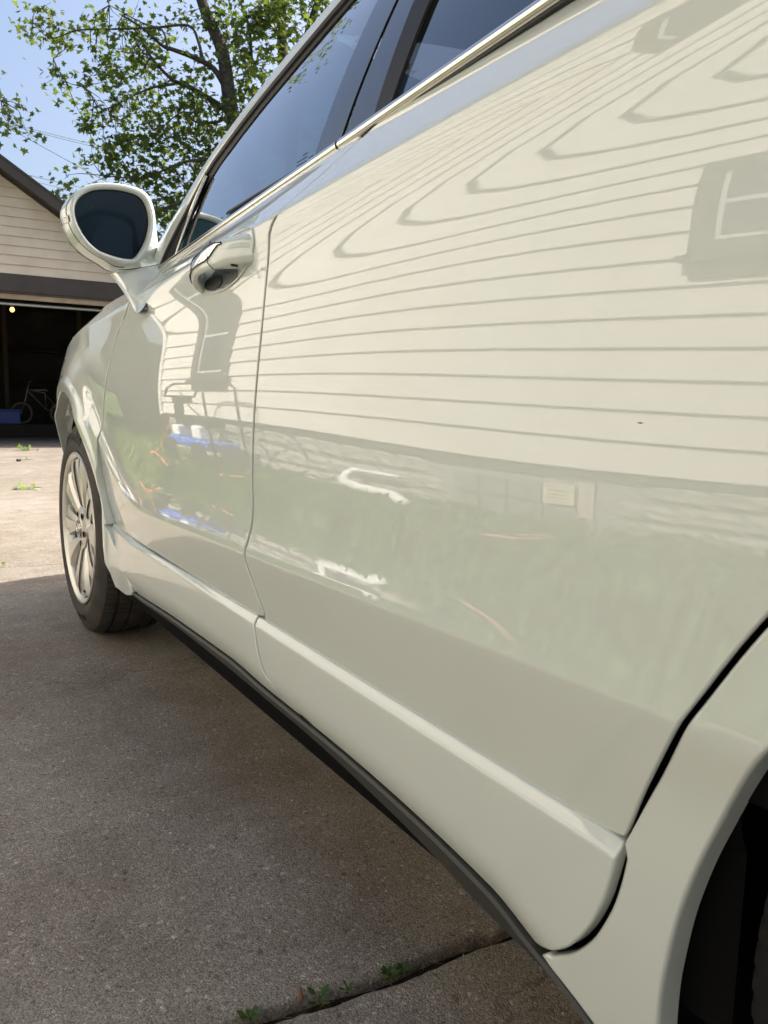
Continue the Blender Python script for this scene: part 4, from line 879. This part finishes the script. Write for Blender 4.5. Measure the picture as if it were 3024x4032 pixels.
while H0+k*SE < ZE-.02:
    z = H0+k*SE; z1 = min(z+SE, ZE); cuts = [(VB, VE)]
    for v0, v1, a, c in wins:
        if z1 > a+.02 and z < c-.02: cuts = [q for s, e in cuts for q in ((s, min(e, v0)), (max(s, v1), e)) if q[1]-q[0] > .02]
    for s, e in cuts:
        V = [hp(s, z, .024), hp(e, z, .024), hp(e, z+.006, .0255), hp(s, z+.006, .0255), hp(e, z1+.004, .002), hp(s, z1+.004, .002), hp(s, z, -.01), hp(e, z, -.01)]
        mk('siding_board', V, [(3, 2, 1, 0), (5, 4, 2, 3), (0, 1, 7, 6)], SIDING, house)
    k += 1
b = MB(); hbox(b, VB, VE, .50, ZE, -.2, -.004); b.build('wall', BROWN, house)
b = MB(); hbox(b, VE-.0, VE+.09, .53, ZE, -.1, .035); b.build('corner_board', SIDING, house)
b = MB(); b.add([hp(VE, .5, -.02), hp(VE, .5, -7), hp(VE, ZE, -7), hp(VE, ZE, -.02)], [(0, 1, 2, 3)]); b.add([hp(VB, .5, -.02), hp(VB, .5, -7), hp(VB, ZE, -7), hp(VB, ZE, -.02)], [(0, 1, 2, 3)]); b.build('end_wall', SIDING, house)
# eave
b = MB(); hbox(b, VB-.3, VE+.3, ZE-.002, ZE+.02, -.05, .42); b.build('soffit', BROWN, house)
b = MB(); hbox(b, VB-.3, VE+.3, ZE-.01, ZE+.17, .42, .45); b.build('fascia', BROWN, house)
b = MB(); b.grid([[hp(v, ZE+.16-.09*sin(t), .45+.055-.055*cos(t)) for t in np.linspace(0, pi, 8)] for v in (VB-.3, VE+.3)]); b.build('gutter', BROWN, house, True)
V = [hp(VB-.3, ZE+.15, .47), hp(VE+.3, ZE+.15, .47), hp(VE+.3, ZE+2.6, -3.6), hp(VB-.3, ZE+2.6, -3.6), hp(VE+.3, ZE+.1, -7.4), hp(VB-.3, ZE+.1, -7.4)]
mk('roof', V, [(0, 1, 2, 3), (3, 2, 4, 5), (1, 4, 2), (0, 3, 5)], SHING, house)
WFR = mat('white_window_frame', (.46, .47, .46), .4)
BLIND = mat('grey_blind', (.30, .33, .35), .6)
for v0, v1, a, c in wins:
    w_ = empty('window', (0, 0, 0)); w_.location = Vector(hp(v0, a))-Vector(house.location); w_.parent = house
    b = MB(); hbox(b, v0, v1, a, a+.10, -.02, .06); hbox(b, v0, v1, c-.10, c, -.02, .06); hbox(b, v0, v0+.13, a+.1, c-.1, -.02, .06); hbox(b, v1-.13, v1, a+.1, c-.1, -.02, .06); b.build('casing', BROWN, w_)
    b = MB(); hbox(b, v0-.05, v1+.05, a-.045, a, -.02, .095); hbox(b, v0+.01, v1-.01, a-.16, a-.046, -.02, .045); b.build('sill', BROWN, w_)
    i0, i1, j0, j1 = v0+.13, v1-.13, a+.1, c-.1
    b = MB(); hbox(b, i0, i1, j0, j0+.035, 0, .03); hbox(b, i0, i1, j1-.035, j1, 0, .03); hbox(b, i0, i0+.035, j0+.035, j1-.035, 0, .03); hbox(b, i1-.035, i1, j0+.035, j1-.035, 0, .03); hbox(b, i0+.035, i1-.035, (j0+j1)/2-.018, (j0+j1)/2+.018, 0, .032); b.build('frame', WFR, w_)
    b = MB(); b.add([hp(i0, j0, .012), hp(i1, j0, .012), hp(i1, j1, .012), hp(i0, j1, .012)], [(0, 1, 2, 3)]); b.build('pane', WGLASS, w_)
# rock faced foundation blocks
STONE = mat('rock_faced_block', (.30, .28, .26), .9, build=noisy((.20, .185, .17), (.36, .34, .31), 5, .6, .01, 40))
MORT = mat('mortar', (.24, .23, .22), .9)
b = MB(); hbox(b, VB, VE, -.05, .52, -.2, -.045); b.build('foundation_core', MORT, house)
protos = []
for q in range(7):
    rs = np.random.RandomState(50+q); G = []
    for i in range(7):
        row = []
        for j in range(5):
            ed = (i in (0, 6)) or (j in (0, 4)); row.append((.0 if ed else .018+.022*rs.rand(), -.188+.376*i/6, -.079+.158*j/4))
        G.append(row)
    G = np.array(G); bb = MB().grid(G)
    for ed in (G[0], G[-1], G[:, 0], G[:, -1]): bb.grid([ed, ed-np.array([.05, 0, 0])])
    me = bpy.data.meshes.new('foundation_block'); me.from_pydata(bb.V().tolist(), [], bb.f); me.materials.append(STONE); protos.append(me)
for r in range(3):
    v = -2.0+(.2 if r % 2 else 0)
    while v < VE-.2:
        if not (3.10 < v+.19 and v-.19 < 4.66):
            ob = bpy.data.objects.new('foundation_block', protos[random.randrange(7)]); COL.objects.link(ob); ob.parent = house
            ob.location = Vector(hp(v, .085+r*.17, -.045))-Vector(house.location); ob.rotation_euler = (0, 0, -GY)
        v += .392
# glass block basement window with a vent
bw = empty('basement_window', (0, 0, 0)); bw.location = Vector(hp(3.3, 0))-Vector(house.location); bw.parent = house
GB = mat('glass_block', (.16, .18, .18), .12, 0, .7, build=lambda n, b: bump(n, b, noise(n, texco(n), 25, 2), .4, .01)); 
for i, (a, c) in enumerate(((3.40, 3.66), (3.69, 3.98), (4.01, 4.26), (4.29, 4.54))):
    for (z0, z1) in ((.03, .215), (.24, .425)):
        if i == 0 and z0 > .2: continue
        b = MB(); hbox(b, a, c, z0, z1, -.09, -.012); bevel(b.build('glass_block', GB, bw), .014, 3)
b = MB(); hbox(b, 3.28, 4.66, -.02, .46, -.12, -.07); b.build('mortar_bed', mat('pale_mortar', (.42, .42, .40), .9), bw)
b = MB(); hbox(b, 3.27, 3.39, -.02, .45, -.07, -.015); b.build('side_frame', mat('pinkish_jamb', (.42, .35, .32), .8), bw)
VENT = mat('beige_vent', (.62, .56, .40), .5)
b = MB(); hbox(b, 3.405, 3.44, .245, .415, -.05, .01); hbox(b, 3.62, 3.655, .245, .415, -.05, .01); hbox(b, 3.44, 3.62, .40, .415, -.05, .01); hbox(b, 3.44, 3.62, .245, .26, -.05, .01); vent = b.build('vent', VENT, bw)
for i in range(4):
    b = MB(); hbox(b, 3.44, 3.62, .268+i*.034, .292+i*.034, -.03, .004); b.build('louvre', VENT, vent)
# white downspout along the wall and out over the weeds
WP = mat('white_pipe', (.80, .80, .78), .35)
dp = empty('downspout', tuple(hp(5.8, 0, .1)), 'white downspout pipe bending from the house wall onto the weeds', 'pipe')
b = MB(); b.tube([hp(5.1, .285, .06), hp(5.64, .285, .06)], .022, 10); b.build('upper_pipe', WP, dp, True)
b = MB(); b.tube(smooth_poly([tuple(q) for q in (hp(5.84, .285, .06), hp(5.93, .27, .08), hp(5.95, .18, .12), hp(5.85, .10, .2), hp(5.35, .075, .36), hp(4.8, .07, .36), hp(4.1, .065, .62))], 5, False) if False else [hp(5.64, .285, .06), hp(5.72, .275, .07), hp(5.76, .23, .10), hp(5.75, .17, .15), hp(5.66, .135, .22), hp(5.25, .125, .36), hp(4.8, .115, .38), hp(4.45, .08, .55)], [.024, .034, .046, .052, .052, .052, .05, .048], 12); b.build('ground_pipe', WP, dp, True)
# ------------------------------------------------------------------ weedy strip and lawn beside the drive
def strip_pts(n, v0, v1, o0, o1, z0, z1, seed):
    rs = np.random.RandomState(seed); v = rs.uniform(v0, v1, n); o = rs.uniform(o0, o1, n); z = rs.uniform(z0, z1, n)*(.6+.8*rs.rand(n)); return W0+np.outer(v, DV)+np.outer(o, DU)+np.c_[0*v, 0*v, z-.03]
tag(leaves('weedy_ground_cover', strip_pts(13000, -1, 7.2, .04, 1.80, 0, .12, 5), .075, leaf_mat('ground_cover', (.020, .055, .010), (.12, .215, .05), .35), None, 'oval', -.3, 5), kind='stuff')
tag(leaves('grass_blades', strip_pts(17000, 6.5, 14.3, -2.2, 1.75, 0, .05, 6), .06, leaf_mat('sunny_grass', (.10, .15, .03), (.19, .25, .06), .35), None, 'oval', -1.0, 6), kind='stuff')
# fence between house and garage
FEN = mat('stained_fence', (.07, .05, .04), .8, build=noisy((.05, .036, .03), (.095, .07, .055), 4, .4, .002, 40))
fe = empty('wooden_fence', tuple(hp(12.6, 0, -3)), 'dark stained board fence between house and garage', 'fence')
for i in range(34):
    o = -5.6+i*.162; b = MB(); hbox(b, 12.6, 12.63, 0, 2.05+.01*(i % 3), o, o+.15); b.build('board', FEN, fe)
for o in (-5.4, -3.0, -.6):
    b = MB(); hbox(b, 12.63, 12.73, 0, 2.1, o, o+.1); b.build('post', FEN, fe)
# ------------------------------------------------------------------ pressure washer, hoses
pw = empty('pressure_washer', tuple(hp(7.9, 0, .45)), 'black pressure washer with blue tank and white bottles by the house wall', 'pressure washer')
BK = mat('black_tube_steel', (.01, .01, .011), .4)
def wp(v, z, o): return hp(v, z, o)
for o in (.25, .62):
    MB().tube([wp(7.35, .12, o), wp(7.40, .60, o), wp(7.46, .96, o), wp(7.56, 1.02, o), wp(8.2, 1.02, o), wp(8.38, .96, o), wp(8.46, .84, o)], .016, 8).build('frame_tube', BK, pw, True)
MB().tube([wp(8.46, .84, .25), wp(8.46, .84, .62)], .016, 8).build('handle_bar', BK, pw)
b = MB(); hbox(b, 8.30, 8.55, .74, .84, .34, .50); hbox(b, 8.42, 8.56, .40, .74, .40, .48); bevel(b.build('spray_gun', BK, pw), .02)
b = MB(); hbox(b, 7.6, 8.35, .44, .58, .30, .55); bevel(b.build('engine_cover', BK, pw), .05, 3)
b = MB(); hbox(b, 7.5, 8.5, .20, .30, .22, .64); bevel(b.build('blue_base', mat('bright_blue', (.04, .13, .55), .35), pw), .03, 3)
b = MB(); hbox(b, 7.7, 7.9, .30, .46, .40, .60); bevel(b.build('white_bottle', WP, pw), .03, 3)
b = MB(); hbox(b, 8.25, 8.42, .30, .44, .42, .60); bevel(b.build('white_bottle', WP, pw), .03, 3)
for v in (7.6, 8.35):
    MB().tube([wp(v, .14, .66), wp(v, .14, .72)], .14, 24).build('wheel', BK, pw)
def hose(name, P, r, m, label, cat):
    Q = np.array([list(p) for p in P]); out = []
    for i in range(len(Q)-1):
        a, b_, c, d = Q[max(i-1, 0)], Q[i], Q[i+1], Q[min(i+2, len(Q)-1)]
        for k in range(8): t = k/8; out.append(.5*((2*b_)+(c-a)*t+(2*a-5*b_+4*c-d)*t*t+(3*b_-3*c+d-a)*t**3))
    out.append(Q[-1]); tag(MB().tube(out, r, 8).build(name, m, None, True), label, cat)
ORG = mat('orange_cord', (.62, .17, .08), .5)
hose('extension_cord', [hp(8.6, .5, .5), hp(8.9, .12, .6), hp(9.0, .06, .7), hp(8.6, .08, .78), hp(8.2, .02, .8), hp(7.2, .0, .85), hp(6.5, .03, .9), hp(6.05, .11, 1.0), hp(6.4, .10, 1.05), hp(6.5, .10, .95)], .008, ORG, 'orange cord looping over the grass beside the pressure washer', 'cord')
hose('garden_hose', [hp(3.5, .02, .8), hp(2.9, .12, .9), hp(2.78, .13, 1.0), hp(2.85, .13, 1.15), hp(3.05, .12, 1.2), hp(3.15, .02, 1.0)], .007, mat('faded_orange', (.52, .24, .15), .6), 'faded orange hose curling through the weeds near the basement window', 'hose')
hose('black_cable', [hp(8.4, .9, .45), hp(7.9, .62, .5), hp(7.5, .42, .3), hp(7.0, .5, .12), hp(6.5, .42, .12), hp(6.3, .16, .2), hp(6.9, .10, .3), hp(7.3, .12, .5)], .009, BK, 'thin black cable hanging in a loop against the stone foundation', 'cable')
# ================================================================== TREES AND WIRES
def wray(x, y):
    d = CF+((x-1512)/FPX)*CR-((y-2016)/FPX)*CU; return d
def wpt(x, y, dist): return CAM+wray(x, y)*dist       # dist = depth along the view axis: where that limb stands
def limb(b, P, r0_, r1_, dist, dj=0):
    Q = np.array([wpt(x, y, dist+dj*i/len(P)) for i, (x, y) in enumerate(P)]); S = []
    for i in range(len(Q)-1):
        a, b_, c, d = Q[max(i-1, 0)], Q[i], Q[i+1], Q[min(i+2, len(Q)-1)]
        for k in range(4): t = k/4; S.append(.5*((2*b_)+(c-a)*t+(2*a-5*b_+4*c-d)*t*t+(3*b_-3*c+d-a)*t**3))
    S.append(Q[-1]); S = np.array(S); b.tube(S, np.linspace(r0_, r1_, len(S)), 7); return S
def crown(name, spots, size, parent, twigs, seed, mt=MAPLE, limbs=None):
    """spots: (centre, radii, number).  leaves gather in sprays at twig ends"""
    rs = np.random.RandomState(seed); L = []; tb = MB()
    for c, r, n in spots:
        ns = max(1, int(n/9))
        for _ in range(ns):
            g = rs.normal(0, .5, 3); g = g/max(1, np.linalg.norm(g)); q = c+g*r
            k = rs.randint(6, 16); L += [q+rs.normal(0, 1, 3)*np.array([.16, .16, .13])*1.1 for _ in range(k)]
            if limbs is not None and rs.rand() < .6:
                j = np.argmin(np.linalg.norm(limbs-q, axis=1)); a = limbs[j]; 
                if np.linalg.norm(a-q) < 2.6: m_ = (a+q)/2+rs.normal(0, .08, 3); tb.tube([a, m_, q], [.012, .008, .004], 4, False)
    leaves(name, L, size, mt, parent, 'maple', .45, seed)
    if tb.n: tag(tb.build('twigs', BARK, parent), kind='stuff')
# the big maple behind the garage
D = 19.
mp = empty('maple_tree', (0, 0, 0), 'tall maple with a leaning grey trunk rising behind the garage', 'tree'); base = wpt(1150, 1500, D); mp.location = (base[0], base[1], 0)
b = MB(); LS = []
LS.append(limb(b, [(1130, 1500), (1060, 1000), (985, 720), (940, 560), (905, 400), (875, 200), (815, 60), (770, -80), (720, -300)], .26, .10, D))
LS.append(limb(b, [(1120, 1300), (1150, 800), (1130, 400), (1110, 150), (1100, -50), (1060, -300)], .20, .09, D+1))
LS.append(limb(b, [(1120, 900), (1160, 500), (1200, 200), (1240, 40), (1300, -120)], .16, .07, D+.5))
LS.append(limb(b, [(930, 465), (840, 400), (740, 340), (680, 315), (610, 245), (560, 170)], .085, .02, D, -.8))
LS.append(limb(b, [(890, 350), (840, 270), (760, 225), (680, 195), (640, 180), (560, 110), (480, 60)], .08, .02, D, -1))
LS.append(limb(b, [(690, 330), (600, 345), (540, 370), (500, 390)], .035, .012, D-.5))
LS.append(limb(b, [(905, 445), (860, 480), (770, 480), (720, 440), (640, 500)], .04, .012, D-.4))
LS.append(limb(b, [(800, 250), (780, 160), (740, 100), (600, 110), (420, 115), (300, 120), (200, 150), (130, 90)], .04, .008, D-.6, -.6))
LS.append(limb(b, [(660, 200), (640, 120), (560, 90), (430, 20)], .03, .008, D-.6))
LS.append(limb(b, [(500, 390), (400, 430), (340, 350), (260, 320), (210, 230)], .02, .005, D-.7))
LS.append(limb(b, [(930, 560), (850, 620), (720, 640), (560, 700), (400, 690)], .05, .012, D-.5))
LS.append(limb(b, [(960, 700), (860, 760), (700, 800), (560, 860)], .05, .015, D-.5))
LS.append(limb(b, [(990, 250), (980, 100), (940, 0)], .05, .02, D))
b.build('trunk', BARK, mp, True)
LS = np.vstack(LS)
def sp(x, y, rx, ry, n, d=D, dz=1.2): s = d/FPX; return (wpt(x, y, d), np.array([rx*s, dz, ry*s]), n)
LS = np.vstack([LS, limb(MB(), [(900, -300), (760, -500)], .05, .02, D)]); spots = [(np.array([.6, 20, 14.4]), np.array([2.2, 1, 1.3]), 200), (np.array([-.5, 20, 13.2]), np.array([.9, .8, .5]), 40), sp(110, 95, 55, 40, 32), sp(165, 65, 50, 30, 26), sp(100, 140, 40, 40, 20), sp(240, 120, 60, 45, 45), sp(250, 190, 55, 35, 40), sp(330, 110, 60, 40, 40), sp(400, 60, 60, 60, 45), sp(420, 150, 70, 45, 50),
    sp(210, 305, 40, 25, 26), sp(250, 335, 50, 30, 30), sp(330, 330, 60, 40, 40), sp(350, 410, 45, 35, 26), sp(530, 70, 70, 55, 60), sp(520, 190, 80, 60, 90), sp(560, 260, 75, 70, 110), sp(600, 180, 50, 50, 60), sp(420, 270, 70, 50, 60), sp(430, 340, 70, 45, 55),
    sp(400, 430, 60, 50, 50), sp(370, 500, 50, 40, 40), sp(480, 450, 70, 60, 75), sp(560, 400, 70, 60, 65), sp(640, 330, 60, 60, 65), sp(700, 110, 80, 60, 80), sp(680, 440, 80, 70, 100), sp(760, 380, 70, 60, 90), sp(800, 280, 70, 60, 80), sp(790, 480, 80, 70, 110),
    sp(390, 570, 50, 50, 50), sp(450, 560, 70, 60, 75), sp(560, 560, 90, 70, 120), sp(680, 580, 90, 70, 140), sp(800, 600, 90, 80, 160), sp(450, 660, 80, 60, 110), sp(580, 680, 90, 70, 150), sp(700, 720, 90, 80, 160), sp(800, 730, 80, 80, 140), sp(640, 830, 90, 70, 130), sp(720, 860, 80, 60, 100),
    sp(660, 930, 60, 50, 60), sp(350, 610, 30, 30, 24), sp(275, 715, 40, 30, 26), sp(340, 700, 22, 20, 10), sp(880, 90, 60, 90, 110), sp(960, 180, 70, 90, 140), sp(1000, 60, 80, 80, 150), sp(960, 330, 70, 70, 110), sp(1080, 120, 80, 120, 170), sp(1180, 60, 90, 90, 160), sp(1260, 30, 80, 70, 100), sp(1020, 260, 70, 80, 120),
    sp(880, 460, 50, 60, 70), sp(860, 560, 60, 60, 90), sp(960, 480, 70, 90, 110), sp(1300, -150, 200, 150, 300, D, 2.5), sp(1000, -200, 250, 150, 350, D, 2.5), sp(700, -150, 200, 120, 160, D, 2.), sp(1350, 300, 200, 300, 300, D, 2.5), sp(1200, 700, 200, 250, 250, D, 2)]
crown('crown', spots, .175, mp, None, 21, MAPLE, LS)
# second maple, further left and nearer: enters at the left edge and shows in the side glass
m2 = empty('maple_tree', (-5.2, 20.5, 0), 'light leaved maple left of the garage, reaching in at the left edge', 'tree')
b = MB(); T2 = []
def limb3(P, r_a, r_b):
    Q = np.array(P, float); S = []
    for i in range(len(Q)-1):
        a, b_, c, d = Q[max(i-1, 0)], Q[i], Q[i+1], Q[min(i+2, len(Q)-1)]
        for k in range(5): t = k/5; S.append(.5*((2*b_)+(c-a)*t+(2*a-5*b_+4*c-d)*t*t+(3*b_-3*c+d-a)*t**3))
    S.append(Q[-1]); S = np.array(S); b.tube(S, np.linspace(r_a, r_b, len(S)), 8); T2.append(S)
limb3([(-5.2, 20.5, -.05), (-5.1, 20.4, 2), (-4.9, 20.5, 4), (-4.7, 20.3, 5.6), (-4.6, 20.2, 6.6)], .3, .07)
limb3([(-5, 20.5, 4.5), (-3.5, 20.3, 6.0), (-1.5, 20.4, 7.0), (.6, 20.5, 7.8), (2.4, 20.6, 7.6)], .12, .02)
limb3([(-5, 20.5, 3.8), (-3.2, 20.8, 4.9), (-.8, 20.6, 5.6), (1.0, 20.5, 5.7), (3.4, 20.5, 5.5)], .11, .02)
b.build('trunk', BARK, m2, True)
def s3(c, r, n): return (np.array(c, float), np.array(r, float), n)
LM = leaf_mat('pale_maple_leaf', (.07, .09, .035), (.14, .16, .065), .5)
spots = [s3((2.3, 20.5, 7.6), (.75, .8, .6), 110), s3((2.75, 20.5, 6.9), (.4, .6, .3), 36), s3((1.8, 20.5, 7.5), (.9, .8, .8), 150), s3((.8, 20.5, 7.9), (.9, .9, .6), 110), s3((2.2, 20.5, 5.5), (.8, .7, .35), 120), s3((2.9, 20.5, 5.65), (.8, .7, .25), 100), s3((3.8, 20.5, 5.55), (.35, .4, .12), 18), s3((1.9, 20.5, 4.95), (.4, .5, .2), 30), s3((.4, 20.5, 5.5), (1., .8, .5), 120),
    s3((-1.5, 20.4, 7), (1.5, 1.2, .8), 260), s3((-4.4, 20, 6.2), (1.5, 1.5, .9), 240), s3((-3.0, 20, 6.9), (.8, 1, .7), 120), s3((-1.2, 20.6, 5.4), (1.2, 1, .6), 150), s3((-6.5, 20.5, 6.5), (1.5, 1.5, 1), 200)]
crown('crown', spots, .17, m2, None, 33, LM, np.vstack(T2))
# small tree tops peeping over the garage roof
m3 = empty('small_tree', tuple(dr(2.5, 27)), 'bright green young tree just showing over the garage roof', 'tree')
c3 = wpt(245, 815, 24); m3.location = (c3[0], c3[1], 0)
b = MB(); b.tube([(c3[0], c3[1], -.05), (c3[0]+.1, c3[1], 3), (c3[0], c3[1], 5.3)], [.12, .08, .03], 8); b.build('trunk', BARK, m3, True)
crown('crown', [(c3+np.array([.0, 0, -.25]), np.array([.55, .5, .45]), 150), (c3+np.array([-.35, 0, .12]), np.array([.15, .2, .12]), 16), (c3+np.array([.4, 0, -.5]), np.array([.6, .5, .5]), 140), (c3+np.array([0, 0, -1.3]), np.array([1, 1, .8]), 200)], .13, m3, None, 44, leaf_mat('young_leaf', (.10, .16, .03), (.20, .26, .07), .5))
# overhead wires
WIRE = mat('grey_cable', (.33, .34, .36), .6)
for lab, (x0, y0), (x1, y1), r in (('thickest grey overhead cable sloping down steeply to the right', (-60, 452), (460, 735), .014), ('upper cable of the close pair crossing the left tree', (-60, 462), (420, 578), .009), ('lower cable of the close pair crossing the left tree', (-60, 468), (420, 588), .009),
        ('overhead cable just above the garage roof, highest of the lower wires', (-40, 652), (420, 760), .010), ('middle thin overhead cable between roof and mirror', (60, 697), (420, 779), .008), ('lowest thin overhead cable touching the top of the young tree', (120, 735), (420, 800), .007)):
    a, c = wpt(x0, y0, 28), wpt(x1, y1, 28); dd = c-a; a, c = a-dd*1.5, c+dd*2
    L = [a+(c-a)*t+np.array([0, 0, -.25*4*t*(1-t)+.25*4*.35*.65]) for t in np.linspace(0, 1, 24)]
    tag(MB().tube(L, r, 6).build('power_line', WIRE, None, True), lab, 'cable', 'overhead wires against the sky')
# evergreen-dark hedge masses beyond, seen only through the cabin and in reflections
hd = strip_pts(10, 0, 1, 0, 1, 0, 1, 1)
rs = np.random.RandomState(3); n = 14000
P = np.c_[rs.uniform(6.8, 8.6, n), rs.uniform(-6, 26, n), rs.uniform(0, 1, n)**.7*2.7]
tag(leaves('hedge_foliage', P, .16, MAPLE, None, 'oval', .2, 9), kind='stuff')
